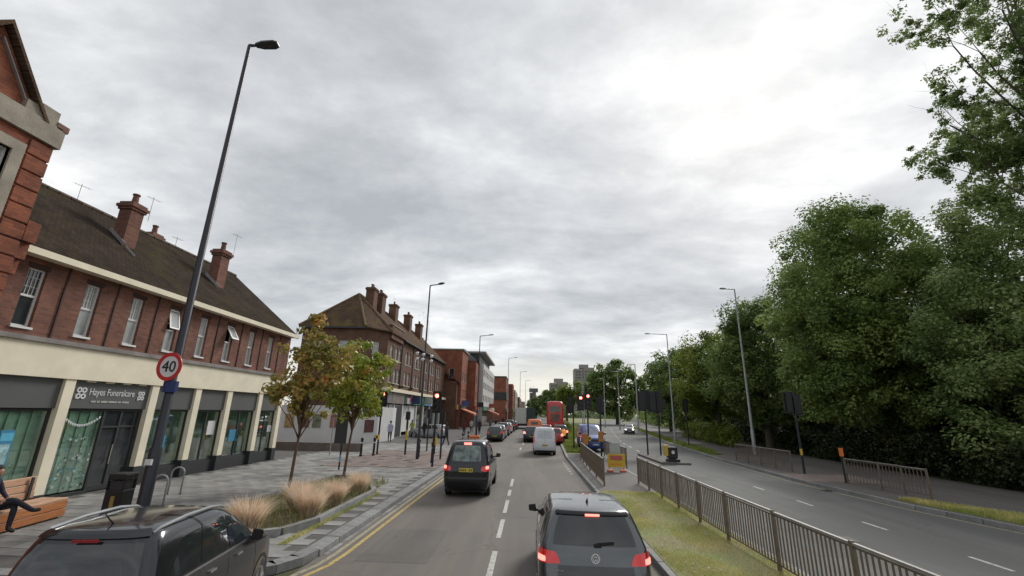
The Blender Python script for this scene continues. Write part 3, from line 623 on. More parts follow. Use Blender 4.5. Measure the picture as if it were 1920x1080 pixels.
# ---- building A: long two storey parade with shops
XA = -13.6; YA0, YA1 = 9.82, 24.15
A = thing('shop_parade', 'long brown brick parade with tiled roof, cream fascia and grey shop signs', 'building', (XA, 17, 0))
wf = Wall(XA, 0, 0, 1, 1, 0)       # a = y
win_y = [10.70+1.623*k for k in range(9)]; win_y[8] = 23.55
ops = [(y, y+.47, 4.72, 6.32) for y in win_y[:8]]
mb = MB(); wf.face(mb, YA0, YA1, 4.5, 6.72, ops)
mb.add([(XA,YA1,0.1),(XA-8.2,YA1,.1),(XA-8.2,YA1,6.72),(XA-4.1,YA1,10.25),(XA,YA1,6.72)], [(0,1,2,3,4)])
mb.add([(XA-8.2,YA1,.1),(XA-8.2,YA0,.1),(XA-8.2,YA0,6.7),(XA-8.2,YA1,6.72)], [(0,1,2,3)])
mb.obj('brick_wall', M_brickA, A)
for k, y in enumerate(win_y[:8]):
    window(A, wf, y, y+.47, 4.72, 6.32, trans=5.56 if k not in (3,) else 5.5, grid=4, open_top={3: 14, 5: 32}.get(k, False),
           label={3: 'window with its top light a little open', 5: 'window with its top light pushed wide open'}.get(k), pane=[M_paned, M_pane, M_pane, M_pane, M_pane, M_pane, M_pane, M_pane][k])
    hd = MB(); wf.box(hd, y-.05, y+.52, 6.322, 6.45, -.012, .02); hd.obj('brick_lintel', mat('dark_header_brick', (.06, .032, .026), .9), A)
for k in range(8):
    y = win_y[k]+1.02
    pp = MB(); wf.box(pp, y-.022, y+.022, 4.5, 6.6, -.035, .0); pp.obj('wall_pipe', mat('brown_pipe', (.05, .025, .02), .7), A)
# roof
mb = MB(); e = .34
rx = XA-4.1; rz = 10.32
roofpoly(mb, [[(XA+e, YA0-.1, 6.72), (XA+e, YA1+.12, 6.72), (rx, YA1+.12, rz), (rx, YA0-.1, rz)], [(rx, YA0-.1, rz), (rx, YA1+.12, rz), (XA-8.5, YA1+.12, 6.72), (XA-8.5, YA0-.1, 6.72)]], .1)
mb.obj('roof', M_roofA, A)
mb = MB()
nr = 34
for i in range(nr):
    y = YA0-.1+(YA1-YA0+.2)*i/nr; mb.tube([(rx, y+.01, rz+.0), (rx, y+.41, rz+.012)], [.11, .10], 7)
mb.obj('ridge_tiles', mat('ridge_tile', (.09, .065, .045), .9, var=.35, isl=.25), A)
# tile courses: thin proud battens of tile so the roof catches light
mb = MB(); sl_ = (rz-6.72)/(XA+e-rx)
for i in range(1, 44):
    t = i/44; x = XA+e-(XA+e-rx)*t; z = 6.72+(rz-6.72)*t+.004
    mb.add([(x+.012,YA0-.1,z-.01),(x+.012,YA1+.12,z-.01),(x,YA1+.12,z+.014),(x,YA0-.1,z+.014),(x-.09,YA0-.1,z+.075),(x-.09,YA1+.12,z+.075)], [(0,1,2,3),(3,2,5,4)])
tag(mb.obj('tile_courses', M_roofA, A), kind='stuff')
mb = MB(); wf.box(mb, YA0, YA1+.1, 6.58, 6.76, -.42, -.28); wf.box(mb, YA0, YA1, 6.60, 6.64, -.28, 0); mb.obj('gutter_board', M_creampaint, A)
mb = MB(); wf.box(mb, YA0, YA1, 3.45, 4.37, -.12, .3); mb.obj('fascia', M_cream, A)
mb = MB(); wf.box(mb, YA0, YA1, 4.372, 4.5, -.2, .25); mb.obj('ledge', M_ledge, A)
pil = [10.0, 12.46, 15.52, 17.66, 19.62, 21.98, 23.85]
for y in pil:
    mb = MB(); wf.box(mb, y, y+.3, .72 if y > 15 else .3, 3.448, -.08, .25); q = mb.obj('pillar', M_cream, A)
    mb = MB(); wf.box(mb, y-.02, y+.32, .1, .718 if y > 15 else .298, -.10, .25); mb.obj('plinth', M_dark, q)
for k in range(6):
    y0, y1 = pil[k]+.3, pil[k+1]
    mb = MB(); wf.box(mb, y0, y1, 2.62, 3.448, .02, .12); sg = mb.obj('sign_panel', M_sign, A)
    mb = MB()
    zb = .2 if k < 2 else .58
    if k == 1: door = (14.15, 15.3); gy1 = door[0]
    else: gy1 = y1
    # glass and frame
    f = MB()
    wf.box(f, y0, y0+.06, zb, 2.6, .1, .16); wf.box(f, y1-.06, y1, zb, 2.6, .1, .16); wf.box(f, y0+.06, y1-.06, 2.54, 2.6, .1, .16)
    if k != 1: wf.box(f, y0+.06, y1-.06, zb, zb+.06, .1, .16)
    if k in (3, 4, 5): wf.box(f, (y0+y1)/2-.03, (y0+y1)/2+.03, zb+.06, 2.54, .1, .16)
    fo = f.obj('shop_window', M_dark, A)
    gm = MB(); wf.box(gm, y0+.06, gy1-.06, zb+.06, 2.54, .13, .14); gm.obj('pane', M_sg, fo)
    # what stands behind the glass
    im = MB(); wf.box(im, y0-.15, y0-.10, zb, 2.62, .25, 2.4); wf.box(im, y1+.1, y1+.15, zb, 2.62, .25, 2.4); wf.box(im, y0-.1, y1+.1, zb-.1, zb-.02, .3, 2.4); wf.box(im, y0-.1, y1+.1, 2.62, 2.7, .25, 2.4)
    im.obj('shop_interior', mat('shop_interior_pale', (.50, .56, .50), .8, var=.1), A)
    if k < 2:
        q = MB(); n_ = int((gy1-y0)/.14)
        for w_ in range(n_): a = y0+.02+w_*(gy1-y0)/n_; wf.box(q, a, a+.15, zb+.04, 2.56, .17+.03*(w_ % 2), .185+.03*(w_ % 2))
        q.obj('blind', mat('sheer_blind', (.42, .53, .46), .8, var=.25, vscale=1.5, isl=.12), A); pass
    else:
        q = MB(); wf.box(q, y0-.1, y1+.1, zb, 2.62, .9, 1.0); q.obj('back_wall', mat('shop_back_wall%d' % (k % 2), [(.58, .70, .62), (.46, .58, .58)][k % 2], .8, var=.3, vscale=1.5), A)
        q = MB(); wf.box(q, y0+.35, y0+.75, zb, 1.15, .45, .8); q.obj('display_stand', mat('stand_dark', (.05, .06, .07), .6), A)
        q = MB(); wf.box(q, y1-.65, y1-.3, zb, 1.6, .4, .44); q.obj('display_board', M_signw if k % 2 else mat('board_teal', (.10, .25, .26), .5), A)
        q = MB(); wf.box(q, y0+.02, y0+.30, zb+.04, 2.56, .18, .2); q.obj('curtain', mat('curtain_green', (.44, .56, .49), .8, var=.2, vscale=4, aniso=(1, 8, .3)), A)
    rs = MB(); wf.box(rs, y0, y1 if k != 1 else gy1, .1, zb-.002, .04, .3); rs.obj('stall_riser', M_dark, A)
    if k == 1:
        dm = MB()
        for a in (gy1-.06, gy1+.55, y1-.13): wf.box(dm, a, a+.07, .14, 2.54, .1, .17)
        wf.box(dm, gy1+.01, y1-.13, .14, .3, .102, .168); wf.box(dm, gy1+.01, y1-.13, 2.02, 2.08, .102, .168)
        do = dm.obj('door', M_dark, A)
        gm = MB(); wf.box(gm, gy1+.01, y1-.1, .3, 2.54, .14, .15); gm.obj('pane', M_paned, do)
        gm = MB().tube([wf.p(gy1+.48, .9, .04), wf.p(gy1+.48, 1.5, .04)], .018, 8); gm.obj('handle', M_chrome, do)
        # bunting across the window and posters
        bt = MB()
        for q in range(16):
            t = q/15; a = y0+.15+(gy1-y0-.3)*t; z = 2.38-.42*(4*t*(1-t))*.55; bt.add([wf.p(a-.04, z, .115), wf.p(a+.04, z, .115), wf.p(a, z-.09, .115)], [(0,1,2)])
        bt.obj('bunting', M_signw, A)
        fl = MB()
        for q in range(70):
            a = random.uniform(y0+.12, gy1-.15); z = random.uniform(.35, 1.85); s = random.uniform(.02, .045); wf.box(fl, a-s, a+s, z-s, z+s*.7, .118, .126, random.choice([0, 0, 1, 2]))
        tag(fl.obj('window_decals', [mat('decal_green', (.06, .15, .11), .6), mat('decal_pale', (.35, .42, .38), .6), mat('decal_blue', (.08, .2, .26), .6)], A), kind='stuff')
    if k == 0:
        bn = MB(); wf.box(bn, 11.35, 11.68, .75, 2.05, .06, .08); wf.box(bn, 11.37, 11.66, 1.78, 1.98, .055, .06, 1); wf.box(bn, 11.39, 11.64, 1.2, 1.7, .055, .06, 2); wf.box(bn, 11.37, 11.66, .85, 1.1, .055, .06, 3)
        bn.obj('poster', [mat('poster_blue', (.04, .22, .38), .5), mat('poster_cyan', (.10, .42, .60), .5), mat('poster_pale', (.30, .48, .50), .5, var=.4, vscale=7), mat('poster_multi', (.35, .33, .12), .5, var=.6, vscale=9)], A)
        dr = MB()
        for q in range(8): a = 10.5+q*.27; dr.box(XA-.35, XA-.33, a, a+.16, .3, 2.5)
        dr.obj('blind_slats', mat('pale_green_blind', (.25, .34, .29), .8), A)
    if k >= 2:
        pm_ = MB(); cols = [M_signw, mat('poster_dark', (.05, .06, .07), .5), mat('poster_teal', (.10, .25, .26), .5), mat('poster_blue', (.04, .22, .38), .5)]
        for q in range(1):
            a = y0+.2+(y1-y0-.6)*random.random(); z = random.uniform(.8, 1.7); wf.box(pm_, a, a+random.uniform(.2, .5), z, z+random.uniform(.3, .6), .112, .12, random.randrange(4))
        pm_.obj('window_poster', cols, A)
# dentils under the fascia over the sign
dn = MB()
for q in range(4): a = 13.15+q*.62; wf.box(dn, a, a+.28, 3.40, 3.447, -.03, .02)
dn.obj('downlight', M_cream, A)
# sign lettering
T = (R(90), 0, R(90))
textobj('Hayes Funeralcare', .30, M_signw, A, (XA-.012, 14.13, 3.11), T, .72)
bars = MB(); a = 13.45
for wd in (.16, .1, .22, .30, .12, .26): wf.box(bars, a, a+wd, 2.80, 2.855, .005, .018); a += wd+.035
bars.obj('small_print', mat('dim_lettering', (.38, .38, .36), .5), A)
for yc, s in ((13.08, 1.0), (15.2, .85)):
    lg = MB()
    for (oy, oz) in ((-.075, .16), (.075, .16), (-.075, -.02), (.075, -.02)):
        lg.ring((XA-.018, yc+oy*s, 3.0+oz*s), (1, 0, 0), .038*s, .082*s, .02, 18)
    lg.bar((XA-.008, yc-.075*s-.06*s, 2.9*1-.0), (XA-.008, yc-.075*s-.06*s, 2.9+.1), .03*s, .02); lg.bar((XA-.008, yc, 2.96), (XA-.008, yc, 3.04), .03*s, .02)
    lg.obj('logo', M_signw, A)
# chimneys and aerials
c = chimney(A, -15.85, 15.2, .50, .56, 8.2, 10.45, 1, M_brickA)
fl = MB(); fl.bar((-15.45, 14.88, 8.62), (-16.2, 14.88, 9.28), .03, .12); fl.bar((-15.4, 14.9, 8.55), (-14.95, 14.9, 8.15), .02, .06); fl.obj('flashing', M_lead, c)
c = chimney(A, -15.6, 20.1, .48, .60, 8.4, 10.35, 1, M_brickA)
fl = MB(); fl.bar((-15.2, 19.76, 8.4), (-15.95, 19.76, 9.05), .03, .12); fl.obj('flashing', M_lead, c)
c = chimney(A, -18.3, 18.9, .45, .55, 8.9, 10.75, 1, M_brickA)
c = chimney(A, -18.6, 19.6, .4, .4, 9.0, 10.4, 0, M_brickA)
aerial(-15.9, 16.0, 10.1, 1.1, A); aerial(-17.7, 14.7, 10.2, .9, A); aerial(-15.6, 20.9, 10.3, 1.3, A); aerial(-17.7, 19.6, 10.2, .7, A)

# ---- building 0: taller brick building with stone dressings, cut by the left edge
X0 = -13.0
Z = thing('stone_dressed_building', 'red brick building with stone parapet and steep gable at far left edge', 'building', (X0, 6, 0))
w0 = Wall(X0, 0, 0, 1, 1, 0)
mb = MB(); w0.face(mb, 1.0, 9.80, .1, 9.42, [(7.95, 8.98, 6.9, 8.85), (3.4, 4.4, 6.9, 8.85), (7.6, 9.0, 3.6, 5.4)])
mb.add([(X0, 9.80, .1), (X0-9, 9.80, .1), (X0-9, 9.80, 9.42), (X0, 9.80, 9.42)], [(0,1,2,3)]); mb.add([(X0, 1, .1), (X0-9, 1, .1), (X0-9, 1, 9.42), (X0, 1, 9.42)], [(0,1,2,3)])
mb.obj('brick_wall', M_brick0, Z)
for (a, b, c_0, c_1) in [(7.95, 8.98, 6.9, 8.85), (3.4, 4.4, 6.9, 8.85)]:
    window(Z, w0, a, b, c_0, c_1, trans=8.25, mull=((a+b)/2,), sillm=M_stone)
    sm_ = MB(); w0.box(sm_, b, b+.26, c_0-.1, c_1+.27, -.06, .1); w0.box(sm_, a-.26, a, c_0-.1, c_1+.27, -.06, .1); w0.box(sm_, a, b, c_1, c_1+.27, -.06, .1); sm_.obj('stone_surround', M_stone, Z)
z = .5; 
while z < 9.0:
    q = MB(); w0.box(q, 9.30, 9.83, z, z+.40, -.035, .2); q.obj('quoin_block', M_brick0, Z, bevel=.012); z += .445
mb = MB(); w0.box(mb, .9, 9.92, 9.42, 9.93, -.10, .3); w0.box(mb, .9, 9.87, 9.932, 10.02, -.05, .3); mb.obj('stone_band', M_stone, Z)

for pb_ in ((9.28, 9.72, 10.022, 10.42, -.03, .5), (8.95, 9.279, 10.022, 10.30, -.02, .4), (7.3, 7.75, 10.022, 10.42, -.03, .5), (5.9, 7.299, 10.022, 10.28, -.02, .4)): mb = MB(); w0.box(mb, *pb_); mb.obj('parapet_block', M_stone, Z)
mb = MB(); w0.box(mb, 9.72, 10.02, 9.98, 10.16, -.05, .3); mb.obj('stone_kneeler', M_pot, Z)
# gable
AP = (8.10, 11.85)
mb = MB(); mb.add([(X0-.12, 9.35, 10.0), (X0-.12, AP[0], AP[1]-.1), (X0-.12, 6.9, 10.0), (X0-2.5, 9.35, 10.0), (X0-2.5, AP[0], AP[1]-.1), (X0-2.5, 6.9, 10.0)], [(0,1,2), (3,5,4), (0,3,4,1), (1,4,5,2), (0,2,5,3)]); mb.obj('gable_wall', M_brick0, Z)
mb = MB(); roofpoly(mb, [[(X0+.08, 9.50, 9.98), (X0+.08, AP[0], AP[1]+.1), (X0-6, AP[0], AP[1]+.1), (X0-6, 9.50, 9.98)], [(X0+.08, AP[0], AP[1]+.1), (X0+.08, 6.7, 9.98), (X0-6, 6.7, 9.98), (X0-6, AP[0], AP[1]+.1)]], .13); mb.obj('roof', M_roofB, Z)
mb = MB(); mb.bar((X0-.09, 8.98, 10.25), (X0-.09, 8.13, 11.45), .03, .10, upv=(1, 0, 0)); mb.obj('lead_strip', M_lead, Z)
mb = MB(); mb.box(-13.58, -13.1, 9.86, 10.14, 6.3, 6.75); mb.box(-13.58, -12.98, 9.85, 10.16, 6.752, 7.3); mb.box(-13.58, -13.2, 9.87, 10.12, 5.9, 6.299); mb.obj('brick_corbel', M_brick0, Z)

# ---- building B: three storey corner block with hipped roof and shops
B = thing('corner_block', 'three storey brown brick corner block with hipped roof, chimneys and shops below', 'building', (-14, 55, 0))
EB = 10.4; XB = -14.0; YB0, YB1 = 42.3, 72.4
wb = Wall(XB, 0, 0, 1, 1, 0)
ops = []; wl = []
for k, y in enumerate([43.3, 45.0, 46.2, 48.9, 50.3, 53.2, 54.6, 57.5, 58.9, 61.8, 63.2, 66.0, 67.4]):
    for (z0, z1) in ((5.45, 6.9), (7.75, 9.15)): wl.append((y, y+.85, z0, z1))
mb = MB(); wb.face(mb, YB0, YB1, 4.9, EB, wl)
wc = Wall(-15.5, 40.0, .5464, .8375, .8375, -.5464); Lc = 2.746
wc_ops = [(1.0, 1.75, 7.7, 9.1), (1.0, 1.75, 5.4, 6.8)]
wc.face(mb, 0, Lc, .1, EB, wc_ops)
wsB = Wall(-21.5, 40.0, 1, 0, 0, -1); sops = [(1.2, 2.0, 7.7, 9.0), (3.6, 4.4, 7.7, 9.0), (4.8, 5.3, 8.2, 8.9)]
wsB.face(mb, 0, 6.0, .1, EB, sops)
mb.add([(-21.5,40,.1),(-21.5,YB1,.1),(-21.5,YB1,EB),(-21.5,40,EB)], [(0,1,2,3)]); mb.add([(XB,YB1,.1),(-21.5,YB1,.1),(-21.5,YB1,EB),(-17.75,YB1,14.3),(XB,YB1,EB)], [(0,1,2,3,4)])
mb.obj('brick_wall', M_brickB, B)
for o_ in wl: window(B, wb, *o_, trans=o_[2]+.95, mull=((o_[0]+o_[1])/2,))
for o_ in wc_ops: window(B, wc, *o_, trans=o_[2]+.95)
for o_ in sops: window(B, wsB, *o_, trans=o_[2]+.45)
mb = MB(); wb.box(mb, 42.6, 46.9, 9.7, 11.05, -.22, .2); wb.box(mb, 42.5, 47.0, 11.052, 11.15, -.28, .25, 1); mb.obj('parapet', [M_brickB, M_stone], B)
e = .35; ap = [(-18, 43.6, 14.5), (-18, YB1, 14.5)]
mb = MB(); roofpoly(mb, [[(XB+e, 42.2, EB-.1), (XB+e, YB1+.1, EB-.1), ap[1], ap[0]], [(-15.4, 39.65, EB-.1), (XB+e, 42.2, EB-.1), ap[0]], [(-21.8, 39.65, EB-.1), (-15.4, 39.65, EB-.1), ap[0]], [ap[0], ap[1], (-21.9, YB1+.1, EB-.1), (-21.8, 39.65, EB-.1)]], .12)
mb.obj('roof', M_roofB, B)
mb = MB()
for a, b in (((-15.4, 39.65, EB-.05), ap[0]), ((XB+e, 42.2, EB-.05), ap[0]), ((-21.8, 39.65, EB-.05), ap[0]), (ap[0], ap[1])): mb.tube([a, b], .12, 7)
mb.obj('ridge_tiles', mat('mossy_ridge', (.14, .10, .05), .9, var=.4, vscale=2), B)
mb = MB(); wb.box(mb, 47.1, YB1, EB-.28, EB-.12, -.4, -.26); wsB.box(mb, 0, 6.1, EB-.28, EB-.12, -.36, -.24); mb.obj('gutter', M_dark, B)
for y in (47.3, 52.0, 56.4, 60.8, 65.2): q = MB(); wb.box(q, y-.04, y+.04, 4.9, EB-.3, -.1, -.02); q.obj('drainpipe', M_dark, B)
for (x, y, z1, n) in [(-16.9, 41.0+3.3, 15.3, 2), (-16.6, 46.2, 15.2, 2), (-17.2, 53.0, 15.6, 1), (-17.0, 59.0, 15.6, 2), (-16.8, 64.5, 15.4, 2)]: chimney(B, x, y, .9, 1.15, 12.4, z1, n, M_brickB)
for (x, y, h) in [(-17.3, 53.2, 2.6), (-17.4, 71.0, 4.4), (-17.0, 71.8, 3.0), (-17.6, 67.0, 3.4), (-17.2, 68.0, 4.2), (-17.2, 69.2, 3.6), (-16.6, 69.6, 3.0)]: aerial(x, y, 14.0, h, B)
# ground floor of B
mb = MB(); wb.box(mb, YB0-.2, YB1, 4.55, 4.9, -.5, .3); mb.obj('fascia_ledge', M_creampaint, B)
signs = [(42.4, 44.6, 'shop_sign_grey', (.16, .14, .15)), (44.7, 49.0, 'shop_sign_photo', (.22, .18, .16)), (49.2, 55.2, 'shop_sign_dark_green', (.03, .06, .05)), (55.4, 58.8, 'shop_sign_green', (.05, .25, .2)), (59, 62.5, 'shop_sign_blue', (.08, .2, .4)), (62.7, 66.0, 'shop_sign_white', (.5, .5, .5)), (66.2, 69.8, 'shop_sign_red', (.35, .08, .05))]
for a, b, nm, c in signs:
    q = MB(); wb.box(q, a, b, 3.45, 4.54, -.25, .0); sg = q.obj('shop_sign', mat(nm, c, .5, var=.25, vscale=.9), B)
    q = MB(); wb.box(q, a+.12, b-.12, .5, 3.35, .08, .12); q.obj('shop_front', M_paned if a > 50 else M_hoard, B)
q = MB(); wb.box(q, 50.0, 55.0, 3.5, 4.15, -.3, -.251); q.obj('sign_board', mat('pale_sign_board', (.42, .45, .42), .5), B)
q = MB(); wb.box(q, 51.2, 52.2, 3.75, 4.5, -.33, -.301); q.obj('sign_emblem', mat('emblem_red', (.35, .05, .07), .5), B)
for a in (42.35, 46.1, 49.1, 52.2, 55.25, 58.9, 62.6, 66.1, 69.7): q = MB(); wb.box(q, a-.15, a+.15, .1, 3.45, -.1, .1); q.obj('pier', M_hoard, B)
q = MB(); wb.box(q, 46.35, 48.9, .1, 3.2, -.12, -.0); q.obj('door', M_dark, B)
for k, y in enumerate((44.2, 47.6, 51.5, 56.8)):
    q = MB(); q.box(XB+.1, XB+.55, y-.4, y+.4, 5.1, 5.3); q.obj('hanging_basket', mat('basket_plants', (.06, .07, .03), .9, var=.6, vscale=8), B)
# white hoarding building beside block B
HB = thing('white_hoarding', 'low white hoarding with small posters on a brown base left of corner block', 'hoarding', (-15.5, 35.5, 0))
pts = [(-22.5, 33.9), (-18.6, 34.6), (-15.0, 35.6), (-12.95, 38.6), (-12.75, 42.0), (-13.2, 44.5)]
tops = [3.0, 3.0, 3.05, 2.95, 3.0, 3.0]
for i in range(5):
    q = MB(); a, b = pts[i], pts[i+1]; h0, h1 = tops[i], tops[i+1]
    d = Vector((b[0]-a[0], b[1]-a[1], 0)).normalized(); n = Vector((d.y, -d.x, 0))*.1
    vs = [(a[0], a[1], .1), (b[0], b[1], .1), (b[0], b[1], h1), (a[0], a[1], h0)]
    q.add(vs+[(x-n.x, y-n.y, z) for x, y, z in vs], [(0,1,2,3),(7,6,5,4),(0,4,5,1),(1,5,6,2),(2,6,7,3),(3,7,4,0)]); q.obj('hoarding_panel', M_hoard, HB)
wh = Wall(-18.6, 34.6, .9635, .2676, .2676, -.9635)
for (a, c) in [(-.3, (.35, .24, .10)), (.85, (.16, .10, .06)), (1.7, (.16, .18, .12)), (3.0, (.28, .13, .10))]:
    q = MB(); wh.box(q, a, a+.62, 1.35, 2.35, -.05, .02); q.obj('poster', mat('poster%d' % int(a*10+5), c, .6, var=.5, vscale=3), HB)
wh2 = Wall(-15.0, 35.6, .5643, .8256, .8256, -.5643)
q = MB(); wh2.box(q, 2.3, 3.2, .95, 1.95, -.05, .02); q.obj('poster', mat('poster_maroon', (.12, .05, .05), .6, var=.5, vscale=3), HB)
# low planter wall in front of the hoarding
LW = MB(); LW.box(-19.5, -11.0, 29.8, 30.15, .1, .62); o = LW.obj('low_wall', mat('low_brown_wall', (.17, .145, .125), .9, var=.2, bump=.3)); tag(o, 'low brown wall on the plaza in front of the white hoarding', 'wall')

# ---- far terraces on the left
def block(name, label, x0, x1, y0, y1, h, m, wins=None, roof=None, top=None, sw=None, cat='building', flat_z=None):
    r = thing(name, label, cat, ((x0+x1)/2, (y0+y1)/2, 0))
    mb = MB(); wq = Wall(x1, 0, 0, 1, 1, 0); ops = []
    if wins:
        n, z_list, wd, ht = wins
        for k in range(n):
            yc = y0+(y1-y0)*(k+.5)/n
            for z in z_list: ops.append((yc-wd/2, yc+wd/2, z, z+ht))
    wq.face(mb, y0, y1, 3.9, h, ops)
    wS = Wall(x0, y0, 1, 0, 0, -1); so = sw or []
    wS.face(mb, 0, x1-x0, .1, h, so)
    mb.add([(x0,y0,.1),(x0,y1,.1),(x0,y1,h),(x0,y0,h)], [(0,1,2,3)]); mb.add([(x0,y1,.1),(x1,y1,.1),(x1,y1,h),(x0,y1,h)], [(0,1,2,3)]); mb.add([(x0,y0,h),(x1,y0,h),(x1,y1,h),(x0,y1,h)], [(0,1,2,3)])
    mb.obj('wall', m, r)
    for o_ in ops: window(r, wq, *o_, trans=o_[2]+(o_[3]-o_[2])*.6, pane=M_paned)
    for o_ in so: window(r, wS, *o_, pane=M_paned)
    # shop fronts
    n = max(1, int((y1-y0)/6)); cols = [(.30, .07, .04), (.05, .10, .25), (.42, .40, .36), (.05, .18, .10), (.38, .20, .05), (.05, .05, .06)]
    for k in range(n):
        a = y0+(y1-y0)*k/n; b = y0+(y1-y0)*(k+1)/n; ci = random.randrange(6)
        q = MB(); wq.box(q, a+.1, b-.1, 3.1, 3.88, -.25, .1); q.obj('shop_sign', mat('far_sign%d' % ci, cols[ci], .5), r)
        q = MB(); wq.box(q, a+.15, b-.15, .15, 3.05, .02, .1); q.obj('shop_front', M_paned, r)
    return r
wq = [(9, (5.2, 8.0, 10.6), 1.2, 1.5)]
b1 = block('brick_building', 'bright red brick building with blank side wall, next past the corner block', -21, -11.4, 74.1, 81, 12.9, M_brickC, (3, (4.9, 7.8), 1.0, 1.5), sw=[(7.4, 8.3, 8.2, 9.8)])
q = MB(); q.box(-21.1, -11.2, 74.0, 81.1, 12.9, 13.15); q.obj('parapet', M_ledge, b1)
b2 = block('brick_building', 'red brick building with grey slate top beside the white office block', -20, -10.0, 82, 88, 12.0, M_brickC, (2, (4.9, 7.8), 1.0, 1.5), sw=[(7.6, 8.4, 6.8, 8.6)])
q = MB(); q.add([(-20.1,81.9,12.0),(-9.8,81.9,12.0),(-9.8,88.1,12.0),(-20.1,88.1,12.0),(-18.5,82.3,14.2),(-12.2,82.3,14.2),(-12.2,88,14.2),(-18.5,88,14.2)], [(0,1,5,4),(1,2,6,5),(2,3,7,6),(3,0,4,7),(4,5,6,7)]); q.obj('roof', mat('slate_grey', (.14, .14, .145), .8, var=.2), b2)
b3 = block('office_block', 'white rendered office block with dark set back top floor', -20, -9.2, 88.3, 116, 12.2, mat('white_render', (.50, .49, .47), .7, var=.08), (8, (4.9, 7.4, 9.9), 2.0, 1.2))
q = MB(); q.box(-19, -10.2, 89, 112, 12.2, 14.3); q.obj('top_floor', M_dark, b3)
q = MB(); q.box(-19.5, -8.9, 88.5, 113, 14.3, 14.7); q.obj('roof_slab', M_ledge, b3)
b4 = block('brick_building', 'orange red brick block with dark band beyond the white office block', -20, -6.6, 126, 140, 12.4, M_brickC, (4, (4.9, 7.8), 1.2, 1.5), sw=[(8.5, 9.6, 4.5, 5.8)])
q = MB(); q.box(-20.1, -6.5, 125.9, 140.1, 12.4, 12.8); q.obj('parapet', M_dark, b4); q = MB(); q.box(-20.1, -6.4, 125.8, 139, 6.3, 8.3); q.obj('dark_band', M_dark, b4)
b5 = block('brick_building', 'smaller red brick block stepping down beyond the orange red one', -20, -5.2, 141, 152, 11.6, M_brickC, (3, (4.9, 7.8), 1.2, 1.5))
b6 = block('terrace', 'pale rendered terrace far down the left side of the road', -20, -4.9, 156, 190, 10.5, M_stone, (8, (4.9, 7.4), 1.1, 1.4))
b7 = block('terrace', 'dark low terrace at the far end of the left side', -20, -4.2, 195, 240, 9.5, M_brickB, (9, (4.9,), 1.1, 1.4))
b8 = block('terrace', 'last low grey terrace seen where the road vanishes', -20, -2.5, 250, 320, 9.0, M_stone, None)
# small two storey shops joining block B to the red building
b9 = block('shop_row', 'low shop row with small tiled roof between corner block and red building', -20, -11.9, 72.6, 73.9, 7.6, M_brickB, None)
q = MB(); roofpoly(q, [[(-11.5, 72.5, 7.5), (-11.5, 73.95, 7.5), (-15, 73.95, 9.8), (-15, 72.5, 9.8)]]); q.obj('roof', M_roofB, b9)
# awnings
for (x, y, c, lb) in [(-11.2, 73.5, (.55, .16, .08), 'orange shop awning on the red brick building'), (-9.0, 96, (.5, .14, .10), 'faded red awning below the white office block')]:
    q = MB(); q.add([(x, y, 3.3), (x, y+5, 3.3), (x+2.3, y+5, 2.5), (x+2.3, y, 2.5), (x, y, 3.2), (x, y+5, 3.2), (x+2.3, y+5, 2.25), (x+2.3, y, 2.25)], [(0,1,2,3),(4,7,6,5),(0,3,7,4),(1,5,6,2),(3,2,6,7)]); o = q.obj('awning', mat('awning'+lb[:5].strip(), c, .7)); tag(o, lb, 'awning')
# ---- tower blocks on the horizon
def tower(x0, x1, y, h, label, m, floors):
    r = thing('tower_block', label, 'tower block', ((x0+x1)/2, y, 0)); mid = x0+(x1-x0)*.45
    q = MB(); q.box(x0, mid, y, y+16, -.02, h-2); q.box(mid+.01, x1, y-3, y+16, -.02, h-1.2); q.box(mid-3, mid+5, y+2, y+9, h-1.2, h+2); q.obj('wall', m, r)
    wn = MB()
    for k in range(floors):
        z = 3+k*(h-6)/floors; n = 3
        for j in range(n): a = x0+1+(mid-x0-1.5)*j/n; wn.box(a, a+(mid-x0)/n*.62, y-.05, y-.01, z, z+1.4)
        for j in range(n): a = mid+1+(x1-mid-1.5)*j/n; wn.box(a, a+(x1-mid)/n*.62, y-3.05, y-3.01, z, z+1.4)
    wn.obj('window_band', M_paned, r)
M_tow = mat('tower_concrete', (.30, .28, .26), .9, var=.1)
tower(18.4, 34.0, 400, 31.5, 'left and lower of the two pale tower blocks above the trees', M_tow, 11)
tower(40.8, 58.0, 400, 44.5, 'tall grey tower block half hidden by trees in centre distance', M_tow, 15)
tower(.3, 6.0, 400, 22.5, 'small dark tower block where the road vanishes', mat('tower_dark', (.14, .14, .15), .9), 7)
# ================================================================== TREES
def leaf_cloud(cent, size, outward, name, m, parent, upb=.45, droop=0.):
    n = len(cent)
    nr = outward*.8 + rng.normal(0, .42, (n, 3)) + np.array([0, 0, upb+.15]); nr /= np.linalg.norm(nr, axis=1)[:, None]
    t = rng.normal(0, 1, (n, 3)); t[:, 2] -= droop; t -= nr*np.sum(t*nr, 1)[:, None]; t /= np.linalg.norm(t, axis=1)[:, None]; b = np.cross(nr, t)
    s = size[:, None]
    fold = nr*s*.12
    co = np.stack([cent - t*s, cent + b*s*.55 + fold, cent + t*s, cent - b*s*.55 + fold], 1).reshape(-1, 3)
    q = np.arange(n*4).reshape(-1, 4)
    return rawmesh(name, co, q, m, parent=parent)
def clump_points(centres, radii, per, shell=.75, flat=.75):
    k = len(centres); n = k*per
    d = rng.normal(0, 1, (n, 3)); d /= np.linalg.norm(d, axis=1)[:, None]
    r = rng.uniform(shell**3, 1.0, n)**(1/3)*rng.uniform(.55, 1.1, n)
    c = np.repeat(centres, per, 0); rr = np.repeat(radii, per)
    p = c + d*np.array([1, 1, flat])*(r*rr)[:, None]
    return p, d
